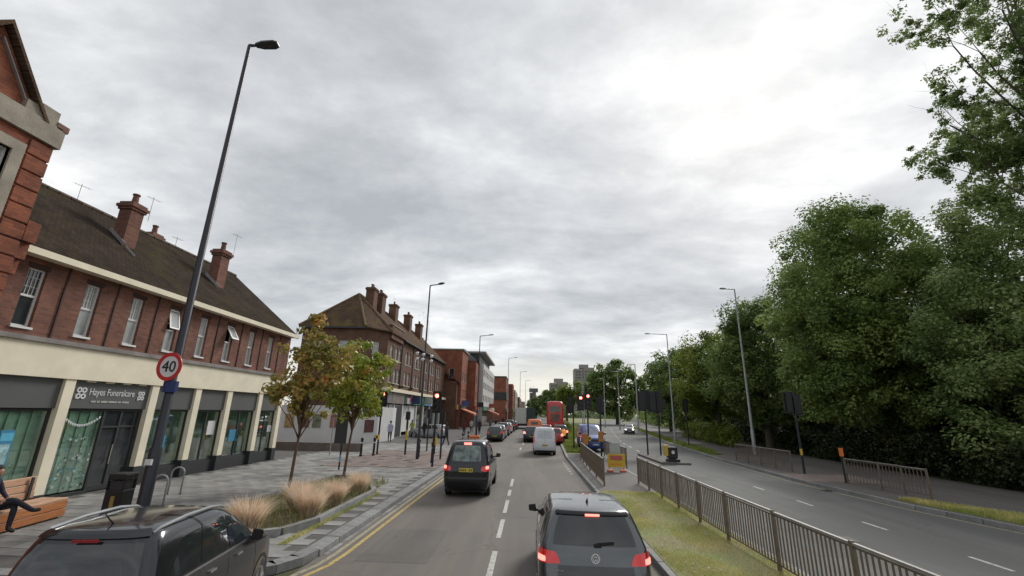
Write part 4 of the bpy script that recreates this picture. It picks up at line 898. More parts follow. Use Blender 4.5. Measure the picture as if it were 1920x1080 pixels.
def crown_clumps(lobes, n, surf=.55, zmin=-9):
    """clump centres near the surface of a union of ellipsoid lobes (cx,cy,cz,rx,ry,rz)"""
    lob = np.array(lobes, float); w = (lob[:, 3]*lob[:, 4]+lob[:, 3]*lob[:, 5]); w /= w.sum()
    out = []
    while len(out) < n:
        i = rng.choice(len(lob), p=w); l = lob[i]; d = rng.normal(0, 1, 3); d /= np.linalg.norm(d)
        p = l[:3] + d*l[3:]*rng.uniform(surf, 1.02)
        if p[2] < zmin: continue
        inside = False
        for j, o in enumerate(lob):
            if j != i and np.sum(((p-o[:3])/o[3:])**2) < .45: inside = True; break
        if not inside: out.append(p)
    return np.array(out)
def tree(name, label, base, trunk_h, trunk_r, lobes, nclump, crad, per, lsize, lm, bark, group=None, limbs=12, zmin=1., surf=.5, lean=(0, 0), upb=.45, branch_r=.35, cat='tree'):
    t = thing(name, label, cat, base, 0, group); bx, by, bz = base
    cl = crown_clumps(lobes, nclump, surf, zmin)
    rad = rng.uniform(.55, 1.4, nclump)*crad
    p, d = clump_points(cl, rad, per)
    leaf_cloud(p, rng.uniform(.7, 1.25, len(p))*lsize, d, 'crown', lm, t, upb)
    tb = MB(); top = Vector((bx+lean[0], by+lean[1], bz+trunk_h)); mid = Vector((bx+lean[0]*.35, by+lean[1]*.35, bz+trunk_h*.5))
    tb.tube([(bx, by, bz-.05), (bx, by, bz+.15), mid, top], [trunk_r*1.35, trunk_r*1.05, trunk_r*.85, trunk_r*.6], 9)
    idx = rng.choice(nclump, min(limbs, nclump), replace=False)
    for i in idx:
        c = Vector(cl[i]); st = mid.lerp(top, random.uniform(.3, 1.)); m1 = st.lerp(c, .5)+Vector((random.uniform(-.1, .1), random.uniform(-.1, .1), .12))*(c-st).length
        tb.tube([st, st.lerp(m1, .5)+Vector((0, 0, .03)), m1, c], [trunk_r*branch_r*1.2, trunk_r*branch_r, trunk_r*branch_r*.6, trunk_r*.08], 5)
    tb.obj('trunk', bark, t, smooth=1)
    return t
LF_d = leafmat('leaves_dark', (.075, .130, .034), (.20, .28, .075), (.32, .38, .13), tr=.42, scale=.45)
LF_m = leafmat('leaves_mid', (.105, .175, .045), (.29, .385, .105), (.44, .52, .18), tr=.42, scale=.5)
LF_b = leafmat('leaves_bluegreen', (.10, .165, .050), (.29, .38, .13), (.48, .55, .27), tr=.4, scale=.5)
LF_y = leafmat('leaves_yellowgreen', (.09, .15, .018), (.24, .29, .045), (.36, .37, .09), tr=.42, scale=.4)
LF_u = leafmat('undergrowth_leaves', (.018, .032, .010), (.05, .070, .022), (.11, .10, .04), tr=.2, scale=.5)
LF_mag = leafmat('magnolia_leaves', (.16, .20, .04), (.48, .34, .09), (.74, .33, .12), tr=.35, scale=1.6, rough=.35)
LF_mag2 = leafmat('magnolia_leaves_green', (.15, .24, .03), (.44, .46, .07), (.74, .36, .10), tr=.35, scale=1.4, rough=.35)
G_R = 'tall trees along the right hand footway'
tree('broadleaf_tree', 'largest rounded dark green tree behind the right hand railings', (22.5, 29.5, 0), 7, .34,
     [(21.4, 28.5, 12.6, 4.2, 4, 4.6), (19.2, 28, 9.0, 3.9, 3.6, 3.8), (24.6, 28.5, 11.4, 4.6, 4, 4.6), (22, 27.6, 6.2, 5, 3.6, 3.8), (27, 28, 7.5, 4.6, 4, 5), (21.8, 29, 15.6, 2.3, 2.3, 2.4), (18.7, 28.5, 5.2, 2.6, 2.6, 3), (22.8, 31, 11.2, 4.2, 3, 5), (21.5, 31, 7, 4.5, 2.5, 3.5)], 860, .92, 215, .105, LF_m, M_trunk, G_R, 30, 2.4, surf=.3)
tree('broadleaf_tree', 'dark bushy tree just left of the largest right hand tree, behind tall grey lamp post', (20.5, 40, 0), 6, .3,
     [(19.8, 39, 9.4, 3.2, 3.2, 3.4), (18.6, 39, 6.2, 3.2, 3, 3.4), (22.8, 40, 9.6, 3.6, 3, 4.0), (21, 39, 4.6, 3.8, 3, 3.2)], 300, .95, 170, .13, LF_d, M_trunk, G_R, 14, 1.8)
tree('broadleaf_tree', 'yellowish green tree standing over the bright low hedge', (20.6, 50, 0), 6, .3,
     [(20.2, 49, 8.6, 3.4, 3.4, 3.4), (17.9, 49, 6.0, 2.4, 2.6, 2.8), (23.6, 50, 9.6, 3.8, 3.4, 3.6), (21, 50, 5, 4, 3, 3)], 250, 1.05, 150, .15, LF_y, M_trunk, G_R, 12, 3.0)
tree('broadleaf_tree', 'mid green tree farther along right verge beside double armed lamp post', (22.4, 66, 0), 7, .3,
     [(21.5, 65, 8.2, 4, 4, 4.2), (25.5, 66, 9, 4, 4, 4.2), (22.5, 65, 4.8, 4.6, 3.6, 3.6)], 220, 1.2, 120, .19, LF_d, M_trunk, G_R, 12, 1.6)
tree('broadleaf_tree', 'dark tree closing the row of right hand trees before the gap of sky', (25.8, 84, 0), 7, .3,
     [(24.8, 83, 9.4, 3.2, 4, 3.6), (29, 84, 10.4, 4.5, 4, 4.6), (26, 83, 5.4, 4.6, 4, 4)], 170, 1.5, 70, .30, LF_d, M_trunk, G_R, 10, 1.6)
tree('broadleaf_tree', 'broad brownish green tree in the distance right of the tall tower block', (27, 140, 0), 9, .5,
     [(26, 138, 13.5, 6.5, 6, 6.2), (20.5, 138, 11, 4.5, 5, 4.6), (31.5, 139, 11, 5, 5, 5), (26, 138, 6.5, 9, 5, 5)], 230, 1.8, 70, .42, LF_d, M_trunk, None, 10, 1.5)
tree('broadleaf_tree', 'yellow green tree in the distance directly right of the red bus', (12.5, 150, 0), 6, .4,
     [(12.6, 149, 8.6, 3.2, 3, 3.6), (17.6, 150, 9.5, 3.6, 3, 4.2)], 90, 1.5, 70, .38, LF_y, M_trunk, None, 6, 1.5)
tree('broadleaf_tree', 'dark distant tree directly behind the red bus', (9.0, 210, 0), 6, .4,
     [(9.2, 209, 9.0, 4.4, 3, 4.6), (13, 209, 9.8, 3.6, 3, 4.2)], 80, 1.8, 60, .5, LF_d, M_trunk, None, 6, 1.5)
tree('broadleaf_tree', 'small rounded dark tree low on horizon left of the red bus', (1.0+3.2, 260, 0), 6, .4,
     [(3.9, 259, 6.8, 4.6, 3, 5.0)], 60, 1.8, 60, .55, LF_d, M_trunk, None, 5, 1.5)
# right-hand foreground thicket tree
tree('broadleaf_tree', 'large leaved tree overhanging footway at far right, in front of the others', (24.0, 21.5, 0), 6, .3,
     [(21.6, 21, 6.6, 2.9, 2.8, 3.6), (24.2, 21.5, 9.6, 3.6, 3, 3.8), (20.9, 21, 3.6, 2.2, 2.4, 2.6), (25.5, 20, 5.5, 3.6, 3.4, 4.4), (22.9, 21, 12.2, 2.0, 2.0, 1.7)], 320, .82, 220, .092, LF_b, M_trunk, G_R, 20, 1.5, upb=.6)
# tall sparse poplar: branching skeleton with leaf tufts
PT = thing('poplar_tree', 'tall sparse poplar with visible leaning branches at top right', 'tree', (29.6, 19.5, 0))
tb = MB(); tips = []
def grow(p, d, ln, r, lvl):
    pts = [p]; rs = [r]; q = Vector(p); dd = Vector(d).normalized(); n = 4
    for i in range(n):
        dd = (dd+Vector((random.uniform(-.16, .16), random.uniform(-.16, .16), random.uniform(-.05, .14)))).normalized()
        q = q+dd*ln/n; pts.append(q.copy()); rs.append(r*(1-.55*(i+1)/n))
        if lvl >= 2: tips.append(tuple(q))
    tb.tube(pts, rs, 7 if lvl < 2 else 4, cap=False)
    if lvl < 4:
        for k in range([0, 8, 6, 5][lvl] if lvl else 0):
            i = random.randint(1, n); sd = Vector((random.uniform(-1, 1), random.uniform(-1, 1), random.uniform(-.15, .5))).normalized()
            grow(pts[i], dd*.75+sd*.85, ln*random.uniform(.42, .62), rs[i]*.55, lvl+1)
OX = 2.0
grow(Vector((27.2+OX, 19.5, 0)), Vector((-.22, -.03, 1)), 11.0, .34, 0)
for (s, d, ln, r) in [((24.9, 19.2, 10.0), (-.50, -.05, 1), 12.5, .24), ((24.8, 19.2, 10.5), (-.12, .0, 1), 13.5, .22), ((24.9, 19.2, 9.5), (-.8, 0, .9), 6.0, .15), ((25.0, 19.3, 10.6), (.5, -.1, 1), 12, .2)]:
    grow(Vector(s)+Vector((OX, 0, 0)), Vector(d), ln, r*.72, 1)
tb.obj('trunk', M_trunkg, PT, smooth=1)
tips = np.array(tips); tips = tips[(tips[:, 2] > 9.6)]
if len(tips) > 1700: tips = tips[rng.choice(len(tips), 1700, replace=False)]
pp, dd_ = clump_points(tips, rng.uniform(.18, .46, len(tips)), 58, shell=.2, flat=.8)
leaf_cloud(pp, rng.uniform(.05, .10, len(pp)), dd_, 'crown', LF_b, PT, .3)
# woodland mass behind and the undergrowth at its foot
def mass(name, centres, rad, per, ls, m, upb=.4):
    p, d = clump_points(centres, rad, per); o = leaf_cloud(p, rng.uniform(.7, 1.3, len(p))*ls, d, name, m, None, upb); tag(o, kind='stuff'); return o
cs = []
for k in range(650):
    y = rng.uniform(8, 105); x = far_kerb(y)+rng.uniform(12.5, 19); cs.append((x, y, rng.uniform(.4, 1)*rng.uniform(1.5, 10.5)))
mass('woodland', np.array(cs), rng.uniform(1.2, 2.2, len(cs)), 55, .30, LF_d)
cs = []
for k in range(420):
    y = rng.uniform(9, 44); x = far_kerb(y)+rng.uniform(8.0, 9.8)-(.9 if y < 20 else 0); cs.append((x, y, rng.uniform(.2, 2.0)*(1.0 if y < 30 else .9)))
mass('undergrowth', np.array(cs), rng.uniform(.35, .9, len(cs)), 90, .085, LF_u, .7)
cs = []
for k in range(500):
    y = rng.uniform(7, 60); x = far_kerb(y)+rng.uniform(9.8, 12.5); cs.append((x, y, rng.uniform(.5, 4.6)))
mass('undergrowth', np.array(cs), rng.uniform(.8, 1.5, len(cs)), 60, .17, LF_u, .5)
# added dark backing inside the thicket so that no daylight leaks through its foot
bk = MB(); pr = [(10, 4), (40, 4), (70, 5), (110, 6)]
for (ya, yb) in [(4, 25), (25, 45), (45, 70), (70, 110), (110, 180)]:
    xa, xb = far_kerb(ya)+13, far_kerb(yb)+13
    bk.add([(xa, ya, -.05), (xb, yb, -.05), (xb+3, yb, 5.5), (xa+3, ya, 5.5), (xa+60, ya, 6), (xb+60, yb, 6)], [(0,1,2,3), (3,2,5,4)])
structure(bk.obj('thicket_backing', mat('dark_backing', (.03, .035, .015), 1., var=.5, vscale=1)))
# bright low hedge
cs = []
for k in range(300):
    t = rng.uniform(0, 1); y = 43+t*22; x = far_kerb(y)+rng.uniform(4.6, 5.6); cs.append((x, y, rng.uniform(.3, 1.9)))
h = mass('hedge', np.array(cs), rng.uniform(.35, .6, len(cs)), 80, .10, LF_y, .8); h['kind'] = ''; del h['kind']; tag(h, 'long bright yellow green hedge along the far footway below the trees', 'hedge')
# far greenery closing the horizon
cs = [(rng.uniform(-60, 160), rng.uniform(330, 380), rng.uniform(1, 7)) for k in range(260)]
mass('distant_trees', np.array(cs), rng.uniform(3, 5, 260), 40, .9, LF_d)
cs = [(far_kerb(y)+rng.uniform(8, 26), y, rng.uniform(1, 8)) for y in rng.uniform(105, 300, 330)]
mass('distant_trees', np.array(cs), rng.uniform(1.8, 3.2, 330), 50, .5, LF_m)
cs = [(med_kerb(y)+rng.uniform(1.2, 2.2), y, rng.uniform(.3, 1.3)) for y in rng.uniform(70, 130, 60)]
mass('median_shrubs', np.array(cs), rng.uniform(.5, .9, 60), 60, .16, LF_y)

# two street trees with bronze and green leaves
tree('street_tree', 'nearer young street tree with bronze and green leaves, rising from grass planter', (-7.2, 13.97, .15), 2.5, .050,
     [(-6.95, 14, 3.6, .95, 1.0, 1.15), (-7.35, 14, 4.5, .7, .7, .85), (-6.6, 14.2, 4.4, .8, .8, .9), (-7.75, 13.8, 3.4, .75, .7, .7), (-7.05, 14, 5.4, .3, .4, .5)], 125, .26, 30, .080, LF_mag, M_trunks, None, 40, 1.7, surf=.25, lean=(.12, 0), upb=.2, branch_r=.32)
tree('street_tree', 'farther young street tree with denser green crown, behind the bronze leaved one', (-7.1, 17.8, .15), 2.6, .052,
     [(-6.9, 17.8, 3.6, 1.15, 1.1, 1.25), (-7.4, 17.9, 4.7, 1.0, 1.0, 1.0), (-6.3, 17.9, 4.4, .85, .8, .8), (-7.8, 17.8, 3.4, .8, .9, .8), (-6.3, 17.7, 3.3, .6, .7, .6)], 150, .28, 38, .082, LF_mag2, M_trunks, None, 46, 1.6, surf=.25, lean=(.2, 0), upb=.2, branch_r=.32)

# planter bed
pl = thing('planter', 'low granite edged planting bed beside the kerb holding pale grasses', 'planter', (-6.5, 14, 0))
out = [(-5.04, 11.3), (-5.04, 15.3), (-5.5, 16.4), (-6.4, 18.4), (-7.7, 18.4), (-8.1, 10.1), (-6.6, 9.85), (-5.9, 9.9), (-5.35, 10.3)]
MB().prism([(x+(.08 if x < -6.5 else -.08), y) for x, y in out], .05, .17).obj('soil_bed', M_soil, pl)
for i in range(len(out)):
    a = Vector((*out[i], .15)); b = Vector((*out[(i+1) % len(out)], .15)); n = max(1, round((b-a).length/.95))
    for k in range(n):
        p0 = a.lerp(b, k/n); p1 = a.lerp(b, (k+1)/n); d = (p1-p0).normalized()*.006
        MB().bar(p0+d, p1-d, .16, .22).obj('edging_stone', M_kerb, pl)
M_fea = leafmat('feather_grass', (.72, .56, .40), (.88, .73, .58), (.95, .84, .72), tr=.5, scale=2.5, rough=.8)
M_feag = leafmat('green_blades', (.14, .17, .05), (.30, .30, .11), (.50, .42, .22), tr=.3, scale=2, rough=.7)
def grass_clump(x, y, r, h, label, m1=M_fea, n=1300, gfrac=.25):
    t = thing('grass_clump', label, 'ornamental grass', (x, y, .16), 0, 'pale feathery grasses in the planter')
    a = rng.uniform(0, 2*math.pi, n); rr = rng.uniform(0, 1, n)**.5*r*.5
    pts = np.stack([x+np.cos(a)*rr, y+np.sin(a)*rr, np.full(n, .15)], 1); dirs = np.stack([np.cos(a)+rng.normal(0, .3, n), np.sin(a)+rng.normal(0, .3, n), np.zeros(n)], 1)
    blades('plume', pts, rng.uniform(.55, 1.05, n)*h*1.12*(1-.35*(rr/r)), m1, .55, .0075, t, dirs, segs=4)
    ng = int(n*gfrac); blades('blade', pts[:ng], rng.uniform(.3, .7, ng)*h, M_feag, .8, .007, t, dirs[:ng], segs=3)
for (x, y, r, h, lb) in [(-6.15, 10.4, .52, .78, 'pinkish feather grass clump at near kerb side corner of planter'), (-5.45, 11.75, .50, .82, 'largest straw coloured feather grass clump, second along the kerb side edging'),
    (-6.1, 12.5, .45, .86, 'feather grass clump set back halfway along the planter'), (-5.45, 13.2, .42, .78, 'small rounded feather grass clump against the edging before the farther tree'),
    (-5.45, 15.0, .42, .76, 'last feather grass clump, reddish, at the far end of planter')]:
    grass_clump(x, y, r, h, lb)
p = np.stack([rng.uniform(-7.6, -5.2, 2600), rng.uniform(10.2, 17.5, 2600), np.full(2600, .16)], 1)
tag(blades('weeds', p, rng.uniform(.08, .30, 2600), M_feag, .8, .010), kind='stuff')
p = np.stack([rng.uniform(-5.0, -4.85, 1600), rng.uniform(9.6, 15.5, 1600), np.full(1600, .12)], 1)
tag(blades('weeds', p, rng.uniform(.02, .07, 1600), M_grass, .9, .012), kind='stuff')

# ================================================================== STREET FURNITURE
def signal_head(parent, x, y, z, lit=None, w=.30, h=.92, face=-1, lamps=3, back=True, name='signal_head'):
    mb = MB(); mb.box(x-w/2, x+w/2, y-.1*face*-1 if 0 else y-.10, y+.10, z, z+h)
    if back: mb.box(x-w/2-.09, x+w/2+.09, y-.012, y+.012, z-.08, z+h+.08)
    hd = mb.obj(name, M_black, parent)
    yf = y+face*.10
    for i in range(lamps):
        zc = z+h-(i+.5)*h/lamps; on = lit == i
        q = MB().disc((x, yf, zc), (0, face, 0), .10, .012, 18); q.obj('lens', M_redlit if on else M_lensoff, hd)
        if on: q = MB().disc((x, yf+face*.013, zc), (0, face, 0), .06, .004, 14); q.obj('lamp_core', M_redhot, hd)
        # hood
        q = MB(); n = 10
        for k in range(n):
            a0 = math.pi*(-.1+1.2*k/n); a1 = math.pi*(-.1+1.2*(k+1)/n)
            q.add([(x+.125*math.cos(a0), yf, zc+.125*math.sin(a0)), (x+.125*math.cos(a1), yf, zc+.125*math.sin(a1)), (x+.120*math.cos(a1), yf+face*.17, zc+.120*math.sin(a1)), (x+.120*math.cos(a0), yf+face*.17, zc+.120*math.sin(a0))], [(0,1,2,3)])
        q.obj('hood', M_black, hd)
    return hd
def signal_post(label, x, y, h, heads, band=None, box=None, r=.057, group='traffic signal posts at the crossing'):
    t = thing('traffic_light', label, 'traffic light', (x, y, 0), 0, group)
    MB().tube([(x, y, .05), (x, y, h)], r, 12).obj('pole', M_post, t, smooth=40)
    if band:
        for (b0, b1, bm) in band: MB().tube([(x, y, b0), (x, y, b1)], r+.004, 12).obj('band', bm, t)
    for hd in heads: signal_head(t, x+hd[0], y+hd[1], hd[2], **hd[3])
    for (bx, bz, m) in (box or []):
        q = MB(); q.box(x+bx-.11, x+bx+.11, y-.22, y-.06, bz, bz+.28); q.box(x+bx-.06, x+bx+.06, y-.235, y-.22, bz+.08, bz+.2, 1); q.obj('push_button_box', [m, M_black], t)
    return t
signal_post('traffic light with red lit on kerb left of the black cab', -4.76, 22.9, 3.6, [(0.06, -.1, 2.75, dict(lit=0))])
signal_post('traffic light with red lit standing in front of the white hoarding', -9.4, 28.4, 3.5, [(0.12, -.1, 3.05, dict(lit=0, h=.85)), (-.05, -.12, 2.35, dict(lamps=2, h=.5, back=False))], box=[(-.05, 1.0, M_yellowbox)])
signal_post('main median traffic light with brightest red lit beside blue van', 4.2, 32.6, 4.2, [(0.02, -.12, 3.15, dict(lit=0, h=1.05, w=.36)), (-.5, -.1, 3.1, dict(lit=0, h=.95))], box=[(.05, 1.0, M_yellowbox)])
signal_post('median traffic light turned away, right of the main median light', 5.15, 33.0, 4.2, [(0., .1, 2.95, dict(face=1, h=1.0, w=.36))])
signal_post('slim dark signal left of the main median light with small white sign', 3.5, 36, 4.1, [(-.2, .0, 2.9, dict(face=1, h=1.1))])
signal_post('large dark back of a signal, left one of pair beyond the median railing', 8.4, 33.0, 4.7, [(-.2, .08, 3.15, dict(face=1, h=1.25, w=.42)), (.1, .25, 3.3, dict(face=1, h=1.2, w=.36))])
signal_post('large dark back of a signal, right one of pair behind litter bin', 9.3, 33.0, 4.6, [(-.35, .08, 3.1, dict(face=1, h=1.3, w=.40)), (.12, .2, 3.05, dict(face=1, h=1.3, w=.42)), (.45, .3, 3.3, dict(face=1, h=.5, w=.28, lamps=2))])
signal_post('slim dark signal on the far footway in front of bright hedge', 14.9, 43.5, 4.4, [(0., .08, 3.2, dict(face=1, h=1.1, w=.32))])
signal_post('dark signal post with yellow band between the two right hand railings', 13.8, 24.0, 4.1, [(-.25, .05, 3.1, dict(face=1, h=.95)), (.12, .0, 3.0, dict(face=1, h=.9, w=.34))], band=[(1.0, 1.3, M_yellowbox)])
# beacon style posts on the plaza
def small_post(name, label, cat, x, y, h, r, m, extra=None, band=None, group=None):
    t = thing(name, label, cat, (x, y, 0), 0, group); MB().tube([(x, y, .05), (x, y, h)], [r, r], 10).obj('post', m, t, smooth=40)
    if band: MB().tube([(x, y, band[0]), (x, y, band[1])], r+.006, 10).obj('band', band[2], t)
    if extra: extra(t)
    return t
def ped_box(x, y, z, w=.26, h=.5):
    def f(t): MB().box(x-w/2, x+w/2, y-.1, y+.1, z, z+h).obj('signal_box', M_black, t)
    return f
small_post('orange_topped_post', 'short dark post with orange push button box at start of right railing', 'push button post', 13.85, 21.1, 1.15, .05, M_post, lambda t: MB().box(13.80, 13.90, 21.02, 21.16, 1.2, 1.55).obj('push_button_box', M_orange, t))
small_post('crossing_post', 'dark crossing post with pale yellow middle, second from the red light', 'crossing post', -7.7, 28.6, 2.7, .06, M_post, ped_box(-7.7, 28.6, 2.2), (1.0, 1.6, M_yellowbox))
small_post('crossing_post', 'dark crossing post right of the pale yellow banded one', 'crossing post', -7.0, 31.5, 2.9, .05, M_post, ped_box(-7.0, 31.5, 2.3, .2, .6))
small_post('crossing_post', 'stubby post with yellow box right behind the kerb traffic light', 'crossing post', -6.05, 29.5, 1.0, .05, M_post, lambda t: MB().box(-6.2, -5.92, 29.4, 29.6, .65, 1.1).obj('push_button_box', M_yellowbox, t))
small_post('crossing_post', 'dark post with square signal box close to the black cab', 'crossing post', -5.05, 26.4, 2.9, .055, M_post, ped_box(-5.05, 26.4, 2.15, .3, .55))
small_post('sign_post', 'thin grey post by the low wall near farther street tree', 'post', -11.9, 27.3, 2.3, .03, M_galv)
gb = 'black bollards along the left pavement'
bpt = thing('bollard', 'black bollard on pink paving left of the kerb traffic light', 'bollard', (-6.6, 27.6, .12), 0, gb)
MB().tube([(0,0,0),(0,0,.1),(0,0,.12),(0,0,.82),(0,0,.9),(0,0,1.0),(0,0,1.05)], [.09,.09,.07,.062,.085,.08,.03], 14).obj('post', M_black, bpt, smooth=40, world=False)
MB().tube([(0,0,.72),(0,0,.78)], .072, 14).obj('band', M_signw, bpt, world=False)
for (x, y, lb) in [(-5.15, 24.6, 'black bollard nearest the cab beside the kerb traffic light'), (-9.9, 27.0, 'black bollard in front of the hoarding, left one of a pair'), (-9.35, 27.6, 'black bollard in front of the hoarding, right one of a pair'), (-5.2, 36, 'black bollard beyond the crossing by the parked cars'), (-5.3, 40, 'farther black bollard beyond the crossing by the parked cars')]:
    copy_tree(bpt, (x, y, .12), label=lb)
def lamp_post(label, x, y, h, arm, m, r0=.09, r1=.05, head=.75, group=None, armz=.1, both=False, base_r=None, headm=None):
    t = thing('street_lamp', label, 'street lamp', (x, y, 0), 0, group); br = base_r or r0*1.35
    MB().tube([(x, y, .05), (x, y, h*.14), (x, y, h*.145), (x, y, h)], [br, br, r0, r1], 14).obj('pole', m, t, smooth=40)
    for sgn in ((1, -1) if both else (1,)):
        a = Vector(arm)*sgn; L_ = a.length; a = Vector((x, y, h))+Vector((a.x, a.y, 0)); a.z = h+armz
        MB().tube([(x, y, h-.03), (x, y, h+.02), a], [r1, r1, r1*.7], 8).obj('arm', m, t, smooth=40)
        d = Vector((arm[0], arm[1], 0)).normalized()*sgn; n = Vector((-d.y, d.x, 0)); zz = Vector((0, 0, armz/max(L_, .1)))
        c0 = a-d*.05; 
        vs = []
        for (f, w_, t_) in ((0, .07, .05), (.3, .14, .06), (.8, .16, .05), (1, .10, .03)):
            c = c0+(d+zz)*head*f
            vs += [c-n*w_+Vector((0,0,-t_*.4)), c+n*w_+Vector((0,0,-t_*.4)), c+n*w_*.8+Vector((0,0,t_)), c-n*w_*.8+Vector((0,0,t_))]
        fs = [(0,1,2,3), (12,15,14,13)]
        for k in range(3):
            for q in range(4): fs.append((4*k+q, 4*k+(q+1) % 4, 4*k+4+(q+1) % 4, 4*k+4+q))
        q = MB().add(vs, fs).obj('lamp_head', headm or m, t)
        q2 = MB(); c = c0+(d+zz)*head*.55; q2.bar(c-d*.22-Vector((0,0,.035)), c+d*.22-Vector((0,0,.035))+zz*.44, .18, .02); q2.obj('lens', M_galv, q)
    return t
LP = lamp_post('very tall black lamp post at left carrying the 40 speed sign', -8.30, 10.0, 12.95, (.22, .03), M_post, .095, .048, .62, None, .04, base_r=.125)
# 40 sign on it
SG = thing('speed_sign', 'round 40 speed limit sign with red ring fixed to tall black lamp post', 'road sign', (-8.30, 9.8, 3.62))
MB().disc((-8.30, 9.84, 3.62), (0, -1, 0), .285, .012, 40, ry=.312).obj('plate', M_signw, SG)
q = MB(); n = 40
for k in range(n):
    a0, a1 = 2*math.pi*k/n, 2*math.pi*(k+1)/n
    q.add([(-8.30+r_*.93*math.cos(a), y_, 3.62+r_*1.02*math.sin(a)) for (a, r_, y_) in ((a0,.235,9.820),(a0,.318,9.820),(a1,.318,9.820),(a1,.235,9.820),(a0,.235,9.84),(a0,.318,9.84),(a1,.318,9.84),(a1,.235,9.84))], [(0,1,2,3),(1,5,6,2),(0,3,7,4)])
q.obj('red_ring', M_red, SG)
textobj('40', .36, M_ink, SG, (-8.30, 9.822, 3.61), (R(90), 0, 0), .92, 'numerals')
q = MB(); q.box(-8.36, -8.24, 9.85, 9.9, 3.35, 3.9); q.obj('bracket', M_black, SG)
MB().tube([(-8.3, 10, 3.05), (-8.3, 10, 3.3)], .145, 14).obj('blue_wrap', M_blue, LP)
q = MB(); q.box(-8.34, -8.2, 9.82, 9.87, 1.5, 1.62); q.obj('sticker', M_signw, LP)
lamp_post('black lamp post by the crossing with globe lights halfway up', -6.34, 26.25, 10.4, (.55, .05), M_post, .07, .04, .35, None, .12)
GL = thing('globe_light_cluster', 'cluster of pale round lights on brackets around the black lamp post at crossing', 'lights', (-6.34, 26.25, 6))
for (gx, gz, gy) in [(-.48, 6.12, 0), (-.46, 5.78, .0), (-.02, 6.0, -.3), (-.04, 5.72, -.3), (.42, 5.95, 0), (.40, 5.66, 0)]:
    x = -6.34+gx; y = 26.25+gy
    q = MB(); q.tube([(-6.34, 26.25, gz), (x, y, gz)], .02, 6); q.obj('bracket', M_post, GL)
    q = MB().tube([(x, y-.09, gz), (x, y-.07, gz), (x, y, gz), (x, y+.07, gz), (x, y+.09, gz)], [.04, .08, .105, .08, .04], 14); q.obj('globe', M_signw, GL, smooth=1)
for (x, y, h, lb) in [(-6.0, 52, 11.6, 'black lamp post beside red brick building on the left pavement'), (-3.9, 82, 12.6, 'thin dark lamp post beyond the white office block'), (-2.3, 112, 12.8, 'fourth dark lamp post along the left pavement'), (-1.2, 145, 13, 'faint lamp post near end of the left terraces'), (.4, 180, 13, 'faintest lamp post close to the vanishing point')]:
    lamp_post(lb, x, y, h, (1.1, -.2), M_post if y < 60 else M_galv, .08, .045, .6, 'lamp posts along the left pavement')
gr = 'grey lamp posts along the right hand road'
lamp_post('tall light grey lamp post nearest on the right footway with short arm', 17.0, 35.5, 13.0, (-.75, 0), M_galv, .10, .05, .5, gr, .05)
lamp_post('grey lamp post with long arm in front of the middle trees', 14.9, 47.5, 11.3, (-1.9, 0), M_galv, .085, .045, .5, gr, .05, both=False)
for (x, y, h, lb) in [(19.0, 80, 11.6, 'grey lamp post right of the distant broad tree'), (17.8, 90, 11.2, 'grey lamp post in front of the distant broad tree, right'), (16.8, 101, 10.6, 'grey lamp post in front of the distant broad tree, left'), (9.2, 78, 10.3, 'pale lamp post on the median beyond the red signals'), (15.2, 125, 12, 'farthest pale lamp post in front of the distant broad tree')]:
    lamp_post(lb, x, y, h, (-1.0, 0), M_galv, .11, .07, .5, gr, .03)
# guard railings ------------------------------------------------------------
barm = MB().box(-.010, .010, -.010, .010, 0, .80).obj('bar', M_rail, link=False)
barm2 = MB().box(-.012, .012, -.012, .012, 0, .80).obj('bar', M_galv, link=False)
def railing(name, label, pts, h=1.0, m=M_rail, topm=M_railtop, bar=barm, sp_=.105, post_every=2.0, z0=.12, group=None):
    t = thing(name, label, 'railing', (pts[0][0], pts[0][1], 0), 0, group); cnt = 0
    for (a, b) in zip(pts, pts[1:]):
        a3, b3 = Vector((*a, 0)), Vector((*b, 0)); L_ = (b3-a3).length; d = (b3-a3)/L_; n = max(1, round(L_/post_every)); ang = math.atan2(d.y, d.x)
        for k in range(n+1):
            if k == 0 and a != pts[0]: continue
            p = a3+d*L_*k/n; q = MB().box(-.028, .028, -.028, .028, -.05, h+.01); o = q.obj('post', m, None, world=False); o.parent = t; o.location = p+Vector((0, 0, z0))-t.location; o.rotation_euler = (0, 0, ang)
        for k in range(n):
            p0 = a3+d*(L_*k/n+.03); p1 = a3+d*(L_*(k+1)/n-.03); jz = random.uniform(-.008, .008)
            q = MB(); q.bar(p0+Vector((0,0,z0+h-.02+jz)), p1+Vector((0,0,z0+h-.02+jz)), .048, .036); q.obj('top_rail', topm, t)
            q = MB(); q.bar(p0+Vector((0,0,z0+.13)), p1+Vector((0,0,z0+.13)), .03, .03); q.obj('bottom_rail', m, t); q = MB(); q.bar(p0+Vector((0,0,z0+h-.07)), p1+Vector((0,0,z0+h-.07)), .02, .02); q.obj('upper_rail', m, t)
            nb = int((L_/n-.06)/sp_)
            for j in range(1, nb):
                c = p0+(p1-p0)*(j/nb); o = bpy.data.objects.new('bar', bar.data); COL.objects.link(o); o.parent = t; o.location = c+Vector((0, 0, z0+.14))-t.location; o.rotation_euler = (random.uniform(-.008, .008), random.uniform(-.008, .008), ang); cnt += 1
                o.scale = (1, 1, (h-.22)/.80)
    return t
railing('guard_railing', 'long brown guard railing along the median grass at right', [(4.62, 2.6), (4.52, 7), (4.46, 11), (4.45, 16), (4.44, 19.2)], 1.0, sp_=.105)
railing('guard_railing', 'short brown railing on the left edge of median crossing', [(2.92, 18.3), (3.0, 23), (3.2, 28.6)], 1.0, sp_=.13)
